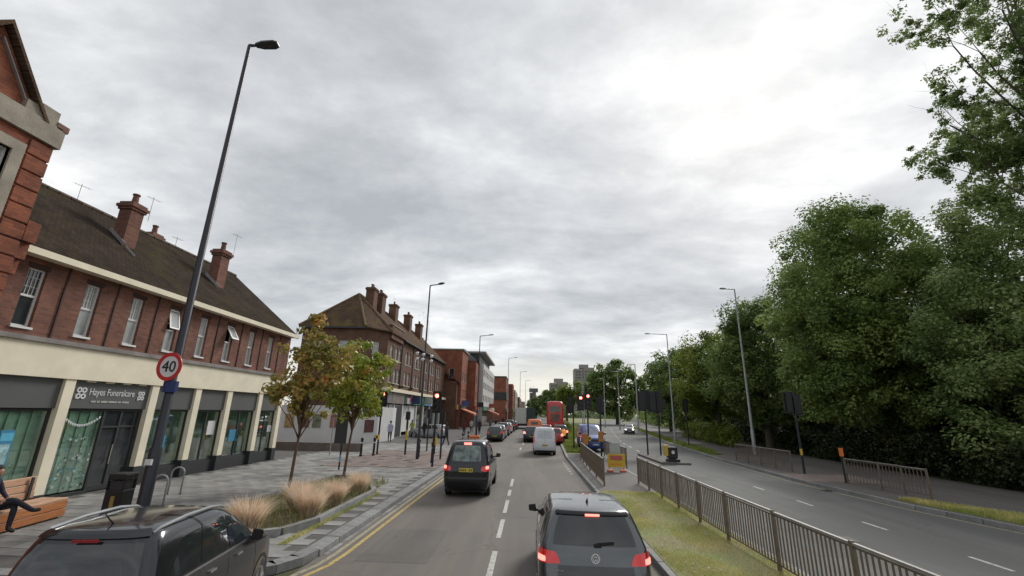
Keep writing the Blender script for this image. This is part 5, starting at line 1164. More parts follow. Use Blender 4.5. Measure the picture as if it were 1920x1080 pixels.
railing('guard_railing', 'bent brown railing farther along the median beside blue van', [(3.3, 29.4), (3.75, 33.6)], 1.0, sp_=.13)
railing('guard_railing', 'dark railing panel running to the left big signal on median', [(5.1, 24.5), (5.15, 29.0), (5.1, 31.5)], 1.0, sp_=.14)
railing('guard_railing', 'weathered railing on the right footway left of the yellow banded signal', [(13.35, 30.4), (13.5, 27.6), (13.62, 24.7)], 1.02, M_rail, M_railtop, barm, .15, 1.4)
railing('guard_railing', 'weathered railing on right footway starting at the orange topped post', [(13.8, 20.9), (13.95, 19.2), (14.12, 17.2)], 1.02, M_rail, M_railtop, barm, .15, 1.3)
# yellow works sign on the median
ys = thing('works_sign', 'small yellow and red works sign with grey panel behind, on median', 'sign', (4.35, 22.8, .12))
q = MB(); q.box(3.98, 4.5, 22.95, 22.98, .75, 1.42); q.obj('back_panel', mat('grey_panel', (.36, .38, .36), .5), ys)
q = MB(); q.box(3.84, 4.68, 22.78, 22.82, .32, .93); q.obj('panel', M_yellowbox, ys)
q = MB(); q.box(3.98, 4.54, 22.76, 22.779, .66, .86); q.obj('red_band', mat('works_pink', (.45, .10, .10), .6), ys)
q = MB(); a = 3.96
for wd in (.12, .08, .15, .1): q.box(a, a+wd, 22.765, 22.779, .45, .50); a += wd+.03
q.obj('small_print', M_orange, ys)
q = MB(); q.box(3.84, 4.06, 22.6, 23.05, .12, .2); q.box(4.46, 4.68, 22.6, 23.05, .12, .2); q.bar((3.9, 22.8, .2), (3.9, 22.85, .9), .03); q.bar((4.6, 22.8, .2), (4.6, 22.85, .9), .03); q.obj('foot', mat('sign_feet', (.50, .10, .05), .7), ys)
# amber beacons on median
for (x, y, z, lb) in [(4.75, 30.5, 1.2, 'orange box on short post at right of the median crossing'), (3.55, 29.0, 1.1, 'orange box on short post behind the brown median railing')]:
    t = thing('push_button_post', lb, 'push button post', (x, y, 0)); MB().tube([(x, y, .1), (x, y, z)], .05, 10).obj('post', M_post, t); MB().box(x-.16, x+.16, y-.1, y+.1, z-.15, z+.5).obj('push_button_box', mat('brown_orange', (.40, .17, .03), .5), t)
t = thing('bollard_light', 'amber lit bollard on the green median beside white van', 'bollard', (3.25, 43, .12)); MB().tube([(3.25, 43, .1), (3.25, 43, .8)], .07, 10).obj('post', M_black, t); MB().tube([(3.25, 43, .8), (3.25, 43, .9), (3.25, 43, 1.25), (3.25, 43, 1.4)], [.1, .2, .2, .08], 14).obj('beacon', M_amber, t)
# litter bin by the median signal
bn = thing('cable_cabinet', 'black square box with white round mark behind the median railing', 'cabinet', (8.75, 28.6, 0))
q = MB(); q.box(8.45, 9.0, 28.35, 28.85, .30, .95); q.obj('body', M_black, bn, bevel=.02)
q = MB(); q.box(8.40, 9.1, 28.3, 28.9, .02, .27); q.obj('base', M_black, bn, bevel=.02)
q = MB(); q.disc((8.72, 28.345, .66), (0, -1, 0), .10, .01, 20); q.obj('round_mark', M_signw, bn)
q = MB(); q.box(8.28, 8.44, 28.38, 28.8, .45, 1.05); q.obj('yellow_side', M_yellowbox, bn)
structure(MB().box(7.9, 9.6, 27.9, 34.0, -.02, .11).obj('traffic_island', M_path))
# litter bin, cycle stands on the left
b = thing('litter_bin', 'square black litter bin with gold badge beside the tall lamp post', 'litter bin', (-9.42, 10.6, .12))
q = MB(); q.box(-.36, .36, -.28, .28, .0, .78); q.obj('body', M_black, b, world=False, bevel=.02)
q = MB(); q.box(-.38, .38, -.3, .3, 1.0, 1.14); q.obj('lid', M_black, b, world=False, bevel=.03)
[MB().box(sx*.33-.03, sx*.33+.03, sy*.25-.03, sy*.25+.03, .78, 1.0).obj('corner_post', M_black, b, world=False) for sx in (-1, 1) for sy in (-1, 1)]
q = MB(); q.box(-.3, .3, -.22, .22, .78, .98); q.obj('inner_liner', M_dark, b, world=False)
q = MB(); q.box(-.06, .10, -.292, -.281, .35, .66); q.obj('gold_badge', mat('gold', (.32, .20, .05), .5), b, world=False)
b.rotation_euler = (0, 0, .12); b.scale = (.52, .7, .97)
cs_ = thing('cycle_stand', 'steel hoop cycle stand right of the tall lamp post', 'cycle stand', (-11.1, 14.2, .12), 0, 'steel hoop cycle stands on the left pavement')
q = MB(); pts = [(0, 0, -.02), (0, 0, .62)] + [(0.17-.17*math.cos(a), 0, .62+.17*math.sin(a)) for a in np.linspace(.3, math.pi-.3, 6)] + [(.34, 0, .62), (.34, 0, -.02)]
q.tube(pts, .024, 8); q.obj('hoop', M_galv, cs_, world=False, smooth=1)
copy_tree(cs_, (-10.3, 12.6, .12), .2, 'steel hoop cycle stand half hidden behind the tall lamp post'); cs_.rotation_euler = (0, 0, .3)
# banner post between trees
t = thing('banner_post', 'dark square banner board on a post between the two street trees', 'banner', (-8.6, 20.9, .12))
MB().tube([(-8.6, 20.9, .1), (-8.6, 20.9, 3.0)], .04, 8).obj('post', M_post, t); MB().box(-8.95, -8.4, 20.84, 20.88, 1.25, 2.75).obj('board', mat('banner_dark', (.045, .045, .05), .7), t); MB().tube([(-8.6, 20.9, .45), (-8.6, 20.9, .75)], .046, 8).obj('sticker', mat('pale_blue_sticker', (.2, .35, .5), .5), t)
# timber bench
bench = thing('timber_bench', 'chunky orange timber bench with slatted back in front of grey shop', 'bench', (-11.23, 9.92, .12))
bench.rotation_euler = (0, 0, R(11))
def bslat(nm, x0, x1, y0, y1, z0, z1, m=M_wood): return MB().box(x0, x1, y0, y1, z0, z1).obj(nm, m, bench, world=False, bevel=.008)
for k, (z0, z1) in enumerate([(.04, .20), (.215, .385)]): bslat('front_plank', .22, .27, -2.0, 1.25, z0, z1); bslat('end_plank', -.32, .218, 1.2, 1.25, z0, z1)
for k in range(4): bslat('seat_plank', -.32+.15*k, -.185+.15*k, -2.0, 1.25, .39, .44, M_woodp)
for k in range(3): bslat('back_plank', -.42-.015*k, -.37-.015*k, -1.9, 1.08, .46+.165*k, .61+.165*k, M_woodp)
for y in (-1.9, -.4, 1.1): bslat('frame_leg', -.30, .20, y, y+.08, -.01, .385, M_dark)
for y in (-1.4, .85): bslat('back_support', -.36, -.33, y, y+.08, .3, .94, M_dark)
# ================================================================== VEHICLES
def crom(tab, n=44):
    tab = np.array(tab, float); z = tab[:, 0]; m = len(z); sl_ = []
    zz = np.unique(np.concatenate([np.linspace(z[0], z[-1], n), z])); out = [zz]
    for c in range(1, tab.shape[1]):
        y = tab[:, c]; dlt = np.diff(y)/np.diff(z); t = np.zeros(m); t[0] = dlt[0]; t[-1] = dlt[-1]
        for i in range(1, m-1): t[i] = 0 if dlt[i-1]*dlt[i] <= 0 else 2*dlt[i-1]*dlt[i]/(dlt[i-1]+dlt[i])
        i = np.clip(np.searchsorted(z, zz)-1, 0, m-2); h = np.diff(z)[i]; s = (zz-z[i])/h
        out.append(y[i]*(1+2*s)*(1-s)**2 + h*t[i]*s*(1-s)**2 + y[i+1]*s*s*(3-2*s) + h*t[i+1]*s*s*(s-1))
    return np.stack(out, 1)
class Car:
    """slices: z, y_rear, y_front, half width, rear corner radius, front corner radius. local frame: rear at y=0, forward +y"""
    def __init__(s, slices, bulge=.05): s.t = crom(slices); s.b = bulge
    def at(s, z): return [float(np.interp(z, s.t[:, 0], s.t[:, c])) for c in range(1, 6)]
    def ring(s, z):
        yr, yf, w, rr, rf = s.at(z); rr = min(rr, w*.95); rf = min(rf, w*.95); pts = []
        for k in range(8): x = (w-rr)*k/8; pts.append((x, yr))
        for k in range(9): a = math.pi/2*k/8; pts.append((w-rr+rr*math.sin(a), yr+rr-rr*math.cos(a)))
        for k in range(1, 16): pts.append((w, yr+rr+(yf-rf-yr-rr)*k/16))
        for k in range(9): a = math.pi/2*k/8; pts.append((w-rf+rf*math.cos(a), yf-rf+rf*math.sin(a)))
        for k in range(1, 9): pts.append(((w-rf)*(1-k/8), yf))
        out = []
        L_ = yf-yr
        for x, y in pts:
            f = (y-yr)/L_; tp = 1-.05*max(0, (f-.62)/.38)**2-.03*max(0, (.25-f)/.25)**2
            out.append((x*tp, y+s.b*(x/w)**2*(1 if f < .5 else -1.6)))
        return np.array(out)
    def body(s, m, parent, name='body'):
        Z = s.t[:, 0]; rings = []
        for z in Z:
            r = s.ring(z); full = [(x, y, z) for x, y in r] + [(-x, y, z) for x, y in r[-2:0:-1]]; rings.append(full)
        n = len(rings[0]); vs = [p for r in rings for p in r]; fs = []
        for i in range(len(rings)-1):
            for k in range(n): fs.append((i*n+k, i*n+(k+1) % n, (i+1)*n+(k+1) % n, (i+1)*n+k))
        top = len(rings)-1
        fs.append(tuple(top*n+k for k in range(n))); fs.append(tuple(range(n-1, -1, -1)))
        mb = MB(); mb.add(vs, fs); return mb.obj(name, m, parent, smooth=48, world=False)
    def pt(s, mode, u, z):
        r = s.ring(z)
        if mode == 'x':   # rear face by lateral position
            h = r[:17]; y = np.interp(abs(u), h[:, 0], h[:, 1]); return Vector((u, y, z))
        if mode == 's':   # perimeter distance from rear centre
            d = np.concatenate([[0], np.cumsum(np.hypot(*np.diff(r, axis=0).T))]); sg = -1 if u < 0 else 1
            return Vector((sg*np.interp(abs(u), d, r[:, 0]), np.interp(abs(u), d, r[:, 1]), z))
        if mode in ('R', 'L'):
            h = r[8:41]; x = np.interp(u, h[:, 1], h[:, 0]); return Vector((x if mode == 'R' else -x, u, z))
        if mode == 'f':
            h = r[32:][::-1]; y = np.interp(abs(u), h[:, 0], h[:, 1]); return Vector((u, y, z))
    def patch(s, name, m, parent, mode, q, off=.006, nx=8, nz=6, rnd=.12, skirt=.012):
        """q: 4 corners (u,z): bl, br, tr, tl"""
        P = [[None]*(nx+1) for _ in range(nz+1)]
        def dom(i, j):
            a = -1+2*i/nx; b = -1+2*j/nz; a2 = a*math.sqrt(1-rnd*b*b/2); b2 = b*math.sqrt(1-rnd*a*a/2)
            a_, b_ = (a2+1)/2, (b2+1)/2
            u = (q[0][0]*(1-a_)+q[1][0]*a_)*(1-b_)+(q[3][0]*(1-a_)+q[2][0]*a_)*b_
            z = (q[0][1]*(1-a_)+q[1][1]*a_)*(1-b_)+(q[3][1]*(1-a_)+q[2][1]*a_)*b_; return u, z
        e = .01; vs = []; vk = []
        for j in range(nz+1):
            for i in range(nx+1):
                u, z = dom(i, j); p = s.pt(mode, u, z); du = s.pt(mode, u+e, z)-s.pt(mode, u-e, z); dz_ = s.pt(mode, u, z+e)-s.pt(mode, u, z-e)
                n = du.cross(dz_); n.normalize(); c = Vector((0, s.t[:, 1].mean()*.5+1.6, z*.8))
                if n.dot(p-c) < 0: n = -n
                vs.append(p+n*off); vk.append(p-n*skirt)
        W_ = nx+1; fs = [(j*W_+i, j*W_+i+1, (j+1)*W_+i+1, (j+1)*W_+i) for j in range(nz) for i in range(nx)]
        bd = [i for i in range(W_)] + [j*W_+nx for j in range(1, nz+1)] + [nz*W_+i for i in range(nx-1, -1, -1)] + [j*W_ for j in range(nz-1, 0, -1)]
        o = len(vs); vs += [vk[k] for k in bd]; nb = len(bd)
        for k in range(nb): fs.append((bd[k], bd[(k+1) % nb], o+(k+1) % nb, o+k))
        mb = MB(); mb.add(vs, fs); return mb.obj(name, m, parent, smooth=40, world=False)
def wheel(parent, x, y, r, w, detail=True):
    sg = 1 if x > 0 else -1; mb = MB()
    mb.tube([(x-sg*w, y, r), (x-sg*w*.97, y, r), (x-sg*.02, y, r), (x, y, r)], [r*.93, r, r, r*.92], 26)
    t = mb.obj('wheel', M_rubber, parent, smooth=40, world=False)
    q = MB(); q.disc((x+sg*.002, y, r), (sg, 0, 0), r*.64, .006, 20)
    if detail:
        for k in range(5): a = k*1.2566+.3; q.bar((x+sg*.014, y+r*.1*math.cos(a), r+r*.1*math.sin(a)), (x+sg*.014, y+r*.6*math.cos(a), r+r*.6*math.sin(a)), .05, .02, upv=(1, 0, 0), mi=0)
    q.obj('rim', M_alloy if detail else M_galv, t, smooth=40, world=False)
def arch(car, parent, y, r, side, w):
    mb = MB(); n = 20; x = w
    c = car.pt(side, y, r*1.0); 
    vs = [Vector((0, y, r))]; out = []
    for k in range(n+1):
        a = -.25+(math.pi+.5)*k/n; z = max(car.t[0, 0]+.005, r+r*1.17*math.sin(a)); yy = y+r*1.17*math.cos(a); p = car.pt(side, yy, z); p.x += .004*(1 if p.x > 0 else -1); out.append(p)
    cc = car.pt(side, y, r); cc.x += .004*(1 if cc.x > 0 else -1)
    mb.add([cc]+out, [(0, k+1, k+2) for k in range(n)]); mb.obj('wheel_arch', M_black, parent, world=False)
def paint(name, col, coat=.6, rough=.32, metal=.25): return mat('paint_'+name, col, rough, metal, var=.04, vscale=2, coat=coat)
def mirror(car, parent, y, z, w, m, s=1.):
    for sg in (1, -1):
        q = MB(); q.bar((sg*(w-.04), y, z-.04), (sg*(w+.06), y+.01, z-.01), .05, .04)
        vs = []; 
        for (dx_, dy_, dz_) in [(0, -.04, -.07), (.15, -.02, -.06), (.16, -.02, .05), (.02, -.04, .07), (0.02, .07, -.05), (.13, .07, -.04), (.13, .07, .03), (.03, .07, .05)]: vs.append((sg*(w+.03+dx_*s), y+dy_*s, z+.02+dz_*s))
        q.add(vs, [(0,1,2,3),(7,6,5,4),(0,4,5,1),(1,5,6,2),(2,6,7,3),(3,7,4,0)]); o = q.obj('mirror', m, parent, world=False, bevel=.012)
def underside(parent, y0, y1, w, z=.22, h=.14): MB().box(-w, w, y0, y1, z-h*.3, z+h).obj('underbody', M_black, parent, world=False)
def side_windows(car, parent, wins, m=M_cglass, frame=True):
    for q in wins:
        for sd in ('R', 'L'):
            car.patch('side_window', m, parent, sd, q, rnd=.10, nx=8, nz=6)
def plate(car, parent, z, w=.24, h=.10, m=M_plateY, mode='x', zc=None):
    p = car.patch('number_plate', m, parent, mode, [(-w, z), (w, z), (w, z+h), (-w, z+h)], off=.014, rnd=0, nx=4, nz=1)
    q = MB(); y = p.data.vertices[2].co.y; sgn = -1 if mode == 'x' else 1
    for k in range(7):
        if k == 4: continue
        xx = -w*.82+k*w*.27; q.box(xx-w*.07, xx+w*.07, y+sgn*.004, y+sgn*.007, z+h*.25, z+h*.75)
    q.obj('plate_characters', M_ink, p, world=False); return p

GOLF = [(.16,.30,3.95,.70,.12,.3),(.24,.10,4.12,.765,.14,.4),(.40,.01,4.22,.80,.16,.45),(.60,0,4.24,.808,.18,.5),(.74,.02,4.18,.806,.18,.5),(.86,.055,4.05,.80,.18,.5),(.94,.085,3.75,.79,.17,.48),(.99,.11,3.2,.775,.16,.4),(1.04,.14,2.95,.755,.15,.3),(1.15,.21,2.72,.71,.14,.25),(1.28,.295,2.42,.652,.14,.22),(1.37,.36,2.15,.60,.15,.22),(1.42,.44,1.95,.545,.17,.25),(1.445,.60,1.75,.44,.2,.25),(1.455,.85,1.45,.22,.18,.2)]
def hatch(label, loc, rz, pm, group=None, tall=1., detail=True, lit=True, front=False, name='parked_car', cat='car', ww=1.0, golf=False):
    sc_ = [((z if z < 1.4 or not golf else 1.395+(z-1.395)*.4)*tall, a, b, c*ww, d, e_) for z, a, b, c, d, e_ in GOLF]; c = Car(sc_); t = thing(name, label, cat, loc, rz, group)
    k = tall; c.body(pm, t)
    c.patch('rear_window', M_cglass, t, 'x', [(-.60*ww, 1.03*k), (.60*ww, 1.03*k), (.49*ww, 1.345*k), (-.49*ww, 1.345*k)], rnd=.10, nx=12, nz=8)
    TL = c.patch
    if golf:
        for sg in (1, -1):
            TL('tail_light', M_tail, t, 's', [(sg*.45, .855), (sg*.92, .845), (sg*.95, 1.0), (sg*.52, .985)], off=.010, rnd=.25, nx=12, nz=5)
            TL('brake_light', M_taillit, t, 's', [(sg*.66, .862), (sg*.82, .862), (sg*.82, .925), (sg*.66, .925)], off=.016, rnd=.3, nx=5, nz=3)
    else:
        for sg in (1, -1): TL('tail_light', M_taillit if lit else M_tail, t, 's', [(sg*.55*ww, .78*k), (sg*.92*ww, .78*k), (sg*.92*ww, .98*k), (sg*.6*ww, .98*k)], off=.010, rnd=.3, nx=6, nz=4)
    TL('bumper_trim', M_black, t, 's', [(-.80*ww, .20*k), (.80*ww, .20*k), (.80*ww, .34*k), (-.80*ww, .34*k)], off=.012, rnd=.05, nx=14, nz=3)
    plate(c, t, .50*k)
    side_windows(c, t, [[(.62, 1.02*k), (1.30, 1.0*k), (1.42, 1.34*k), (.92, 1.33*k)], [(1.36, 1.0*k), (2.05, .985*k), (2.02, 1.335*k), (1.48, 1.345*k)], [(2.11, .985*k), (2.95, .975*k), (2.32, 1.28*k), (2.08, 1.335*k)]])
    for yw in (.80, 3.35):
        for sd, sg in (('R', 1), ('L', -1)):
            arch(c, t, yw, .31, sd, 0); wheel(t, sg*.795*ww, yw, .31, .2, detail)
    mirror(c, t, 2.72, .98*k, .775*ww, M_black if golf else pm); underside(t, .25, 4.0, .70*ww)
    if front:
        c.patch('windscreen', M_cglass, t, 'f', [(-.58, 1.03*k), (.58, 1.03*k), (.46, 1.34*k), (-.46, 1.34*k)], rnd=.1, nx=10, nz=6)
        for sg in (1, -1): c.patch('headlight', M_headlit, t, 'f', [(sg*.38, .62*k), (sg*.66, .62*k), (sg*.68, .76*k), (sg*.42, .74*k)], off=.012, rnd=.3)
        c.patch('grille', M_black, t, 'f', [(-.42, .34*k), (.42, .34*k), (.42, .52*k), (-.42, .52*k)], rnd=.1)
        plate(c, t, .38*k, m=M_plateW, mode='f')
    return t, c
# --- the grey hatchback ahead
gp = paint('dark_grey', (.12, .13, .135), rough=.25, metal=.75)
G_, gc = hatch('dark grey hatchback with brake lights on, nearest car in the right lane', (.89, 6.45, 0), R(-.8), gp, golf=True, tall=1.025, ww=.95, name='hatchback', detail=True)
gc.patch('spoiler', M_black, G_, 'x', [(-.51, 1.38), (.51, 1.38), (.49, 1.412), (-.49, 1.412)], off=.030, rnd=.08, nx=10, nz=3, skirt=.03)
q = MB(); q.box(-.10, .10, .30, .345, 1.384, 1.41); q.obj('high_stop_lamp', M_taillit, G_, world=False, bevel=.004)
q = MB(); q.tube([(0, 1.0, 1.43), (0, .93, 1.48), (0, .90, 1.515)], [.025, .015, .005], 6); q.obj('antenna', M_black, G_, world=False)
q = MB(); p0 = gc.pt('x', .03, 1.08); p1 = gc.pt('x', .26, 1.10); q.bar(p0+Vector((0, -.02, 0)), p1+Vector((0, -.022, 0)), .02, .03); q.box(-.01, .09, p0.y-.035, p0.y-.005, 1.05, 1.085); q.obj('rear_wiper', M_black, G_, world=False)
bp_ = gc.pt('x', 0, .93); bd_ = MB(); bd_.ring((0, bp_.y-.008, .93), (0, -1, 0), .047, .058, .012, 28)
for s_0, s_1 in (((-.028, .045), (-.010, .008)), ((-.010, .008), (0, .030)), ((0, .030), (.010, .008)), ((.010, .008), (.028, .045)), ((-.040, .018), (-.016, -.042)), ((-.016, -.042), (0, -.004)), ((0, -.004), (.016, -.042)), ((.016, -.042), (.040, .018))):
    bd_.bar((s_0[0], bp_.y-.016, .93+s_0[1]), (s_1[0], bp_.y-.016, .93+s_1[1]), .009, .006, upv=(0, 1, 0))
bd_.obj('badge', M_signw, G_, world=False)
sm_t = MB(); x = -.56
for wd in (.03, .035, .012, .03): sm_t.box(x, x+wd, gc.pt('x', x, .74).y-.012, gc.pt('x', x, .74).y-.004, .78, .80); x += wd+.01
sm_t.obj('boot_lettering', M_chrome, G_, world=False)
gc.patch('lower_tailgate_shade', mat('tailgate_shade', (.05, .055, .06), .3, coat=.5), G_, 'x', [(-.50, .60), (.50, .60), (.50, .845), (-.50, .845)], off=.003, rnd=.05, nx=10, nz=4)  # darker reflection low on the tailgate, put into the colour
gc.patch('tailgate_line', M_black, G_, 'x', [(-.66, .455), (.66, .455), (.66, .463), (-.66, .463)], off=.004, rnd=0, nx=10, nz=1)
for sg in (1, -1): gc.patch('lamp_divider', M_black, G_, 's', [(sg*.685, .875), (sg*.692, .875), (sg*.705, 1.01), (sg*.698, 1.01)], off=.014, rnd=0, nx=1, nz=4)
for sg in (1, -1): gc.patch('reflector', mat('bumper_grey', (.25, .25, .26), .5), G_, 's', [(sg*.45, .60), (sg*.72, .60), (sg*.66, .66), (sg*.46, .66)], off=.01, rnd=.1)
# --- the black people carrier at bottom left
MPV = [(.20,.25,4.4,.72,.14,.3),(.30,.08,4.6,.80,.16,.4),(.50,.0,4.7,.835,.2,.5),(.75,.0,4.66,.84,.22,.5),(.92,.03,4.5,.83,.22,.5),(1.02,.07,3.95,.815,.2,.45),(1.08,.10,3.6,.80,.2,.35),(1.2,.16,3.35,.765,.2,.3),(1.36,.23,3.0,.72,.2,.3),(1.50,.31,2.65,.665,.2,.3),(1.575,.37,2.35,.61,.22,.3),(1.61,.50,2.1,.50,.25,.3),(1.625,.8,1.8,.25,.2,.2)]
kp = paint('black', (.030, .032, .036), rough=.18, metal=.5)
K = thing('people_carrier', 'black people carrier with silver roof rails at the bottom left', 'car', (-4.22, 4.34, 0), R(9)); K.scale = (.88, .72, .965); kc = Car(MPV, .07); kc.body(kp, K)
kc.patch('rear_window', M_cglass, K, 'x', [(-.66, 1.06), (.66, 1.06), (.56, 1.50), (-.56, 1.50)], rnd=.08, nx=14, nz=8)
side_windows(kc, K, [[(.55, 1.09), (1.32, 1.09), (1.42, 1.46), (.95, 1.44)], [(1.38, 1.09), (2.22, 1.08), (2.18, 1.475), (1.48, 1.47)], [(2.28, 1.08), (3.30, 1.07), (2.72, 1.38), (2.24, 1.47)]])
for sg in (1, -1):
    kc.patch('tail_light', M_tail, K, 's', [(sg*.62, .86), (sg*.98, .86), (sg*.92, 1.04), (sg*.66, 1.04)], off=.01, rnd=.2)
    q = MB(); q.tube([(sg*.56, .50, 1.565), (sg*.58, .60, 1.60), (sg*.585, 1.2, 1.625), (sg*.58, 1.9, 1.615), (sg*.57, 2.3, 1.575), (sg*.57, 2.42, 1.54)], [.014, .018, .019, .019, .017, .012], 8); q.obj('roof_rail', mat('satin_rail', (.36, .37, .38), .35, metal=.6), K, world=False, smooth=40)
    kc.patch('window_trim', M_chrome, K, 'R' if sg > 0 else 'L', [(.5, 1.045), (3.4, 1.035), (3.4, 1.055), (.5, 1.065)], off=.012, rnd=0, nx=20, nz=1)
for (ya, yb) in ((1.35, 1.35), (2.25, 2.25), (3.42, 3.30)):
    for sd in ('R', 'L'): kc.patch('door_gap', M_black, K, sd, [(ya, .45), (ya+.012, .45), (yb+.012, 1.05), (yb, 1.05)], off=.002, rnd=0, nx=1, nz=5)
for sd in ('R', 'L'):
    for ya in (1.6, 2.5): kc.patch('door_handle', M_chrome, K, sd, [(ya, .93), (ya+.2, .93), (ya+.2, .955), (ya, .955)], off=.03, rnd=.2, nx=3, nz=1)
for yw in (.9, 3.75):
    for sd, sg in (('R', 1), ('L', -1)): arch(kc, K, yw, .33, sd, 0); wheel(K, sg*.825, yw, .33, .2)
mirror(kc, K, 3.05, 1.08, .80, M_black, 1.15); underside(K, .3, 4.4, .74); plate(kc, K, .75)
kc.patch('spoiler', kp, K, 'x', [(-.57, 1.53), (.57, 1.53), (.53, 1.585), (-.53, 1.585)], off=.03, rnd=.06, nx=10, nz=3, skirt=.03)
q = MB(); q.box(-.13, .13, .255, .28, 1.522, 1.548); q.obj('high_stop_lamp', mat('dull_red_lens', (.25, .015, .02), .3), K, world=False)
q = MB(); q.tube([(0, .75, 1.61), (.0, .62, 1.68), (0, .50, 1.76)], [.012, .008, .004], 6); q.obj('antenna', M_black, K, world=False)
# --- black cab
CAB = [(.20,.28,4.1,.68,.12,.3),(.32,.08,4.3,.75,.14,.4),(.55,.0,4.4,.78,.16,.5),(.8,.0,4.36,.785,.17,.5),(.95,.02,4.2,.78,.17,.5),(1.05,.05,3.5,.765,.17,.4),(1.12,.08,3.05,.75,.17,.3),(1.3,.15,2.85,.71,.17,.3),(1.5,.23,2.6,.66,.17,.3),(1.66,.30,2.35,.61,.18,.3),(1.74,.36,2.15,.56,.2,.3),(1.785,.5,1.95,.46,.25,.3),(1.80,.8,1.7,.22,.2,.2)]
tp_ = paint('cab_black', (.012, .013, .018), rough=.25)
TX = thing('taxi_cab', 'tall black cab with brake lights on ahead in the left lane', 'taxi', (-2.10, 15.6, 0), 0); xc = Car(CAB, .05); xc.body(tp_, TX)
xc.patch('rear_window', mat('cab_glass', (.07, .09, .09), .06, var=.6, vscale=5, spec=.8, col2=(.22, .30, .28)), TX, 'x', [(-.50, 1.14), (.50, 1.14), (.44, 1.64), (-.44, 1.64)], rnd=.12, nx=10, nz=8)
q = MB(); q.box(-.13, .13, .275, .30, 1.66, 1.735); q.obj('high_stop_lamp', M_taillit, TX, world=False)
side_windows(xc, TX, [[(.55, 1.12), (1.3, 1.12), (1.35, 1.62), (.75, 1.6)], [(1.36, 1.12), (2.1, 1.11), (2.08, 1.64), (1.41, 1.63)], [(2.16, 1.11), (2.95, 1.1), (2.5, 1.55), (2.14, 1.63)]])
for sg in (1, -1):
    xc.patch('tail_light', M_tail, TX, 's', [(sg*.50, .86), (sg*.86, .82), (sg*.88, 1.03), (sg*.52, .99)], off=.01, rnd=.3)
    xc.patch('brake_light', M_taillit, TX, 's', [(sg*.66, .91), (sg*.80, .91), (sg*.80, 1.01), (sg*.66, 1.01)], off=.016, rnd=.4, nx=5, nz=4)
xc.patch('bumper_trim', mat('bumper_sheen', (.05, .05, .055), .3), TX, 's', [(-.72, .60), (.72, .60), (.72, .66), (-.72, .66)], off=.03, rnd=.05, nx=12, nz=2, skirt=.03)
plate(xc, TX, .82, .23, .12)
for yw in (.8, 3.5):
    for sd, sg in (('R', 1), ('L', -1)): arch(xc, TX, yw, .33, sd, 0); wheel(TX, sg*.77, yw, .33, .2)
mirror(xc, TX, 2.75, 1.12, .77, M_black, 1.2); underside(TX, .3, 4.1, .68)
q = MB(); q.box(-.2, .2, 2.0, 2.15, 1.785, 1.89); q.obj('roof_sign', M_orange, TX, world=False, bevel=.03)
# --- white van
VAN = [(.22,.22,4.1,.70,.10,.3),(.34,.06,4.3,.76,.12,.4),(.6,.0,4.36,.785,.13,.5),(.9,.01,4.3,.785,.13,.5),(1.05,.03,3.9,.775,.13,.45),(1.15,.05,3.5,.76,.13,.3),(1.4,.11,3.1,.725,.13,.3),(1.62,.17,2.75,.68,.14,.3),(1.75,.22,2.5,.63,.15,.3),(1.81,.32,2.3,.55,.18,.3),(1.83,.6,2.0,.3,.2,.2)]
wp = paint('van_white', (.62, .64, .68), metal=0, rough=.35)
V = thing('delivery_van', 'small white van with windowless rear behind the cars in right lane', 'van', (1.10, 31.6, 0), 0); vc = Car(VAN, .04); vc.body(wp, V)
vc.patch('rear_panel', mat('van_glass_white', (.50, .53, .57), .15), V, 'x', [(-.55, 1.1), (.55, 1.1), (.48, 1.62), (-.48, 1.62)], rnd=.1)
for sg in (1, -1): vc.patch('tail_light', M_tail, V, 's', [(sg*.70, .80), (sg*.86, .80), (sg*.82, 1.2), (sg*.70, 1.2)], off=.01, rnd=.2)
plate(vc, V, .62, .2, .1); side_windows(vc, V, [[(2.2, 1.12), (3.2, 1.12), (2.7, 1.55), (2.25, 1.6)]])
vc.patch('bumper_trim', M_black, V, 's', [(-.8, .24), (.8, .24), (.8, .34), (-.8, .34)], off=.01, rnd=.05, nx=12, nz=2)
for yw in (.8, 3.4):
    for sd, sg in (('R', 1), ('L', -1)): arch(vc, V, yw, .33, sd, 0); wheel(V, sg*.77, yw, .33, .2)
mirror(vc, V, 2.95, 1.15, .77, M_black); underside(V, .25, 4.0, .68); vc.patch('door_line', M_dark, V, 'x', [(-.005, .55), (.005, .55), (.005, 1.66), (-.005, 1.66)], off=.008, rnd=0, nx=1, nz=8)
# --- queue ahead
pk = paint('navy', (.02, .028, .045)); ps = paint('silver', (.36, .37, .38)); pr_ = paint('red', (.38, .03, .03), metal=0); pw = paint('white', (.62, .62, .62), metal=0); pgr = paint('mid_grey', (.10, .11, .12))
hatch('dark hatchback with red tail lights left of the white van', (.25, 45.0, 0), 0, pk, 'cars queuing in traffic ahead', tall=1.04, detail=False, name='queuing_car')
hatch('red hatchback queuing just beyond the white van, partly hidden by it', (2.35, 42.0, 0), R(-2), pr_, 'cars queuing in traffic ahead', tall=1.03, detail=False, name='queuing_car')
hatch('dark car beyond red hatchback in the right lane below the bus', (3.35, 48.5, 0), R(-2), pk, 'cars queuing in traffic ahead', tall=1.12, detail=False, name='queuing_car')
hatch('small red car between the orange van and the bus', (2.1, 56, 0), R(-2), pr_, 'cars queuing in traffic ahead', detail=False, name='queuing_car')
OV = thing('orange_van', 'bright orange van queuing in the left lane beyond the dark hatchback', 'van', (.62, 50.5, 0), 0); oc = Car([(z*1.16, a, b, w*1.12, d, e_) for z, a, b, w, d, e_ in VAN], .04); oc.body(M_orange, OV)
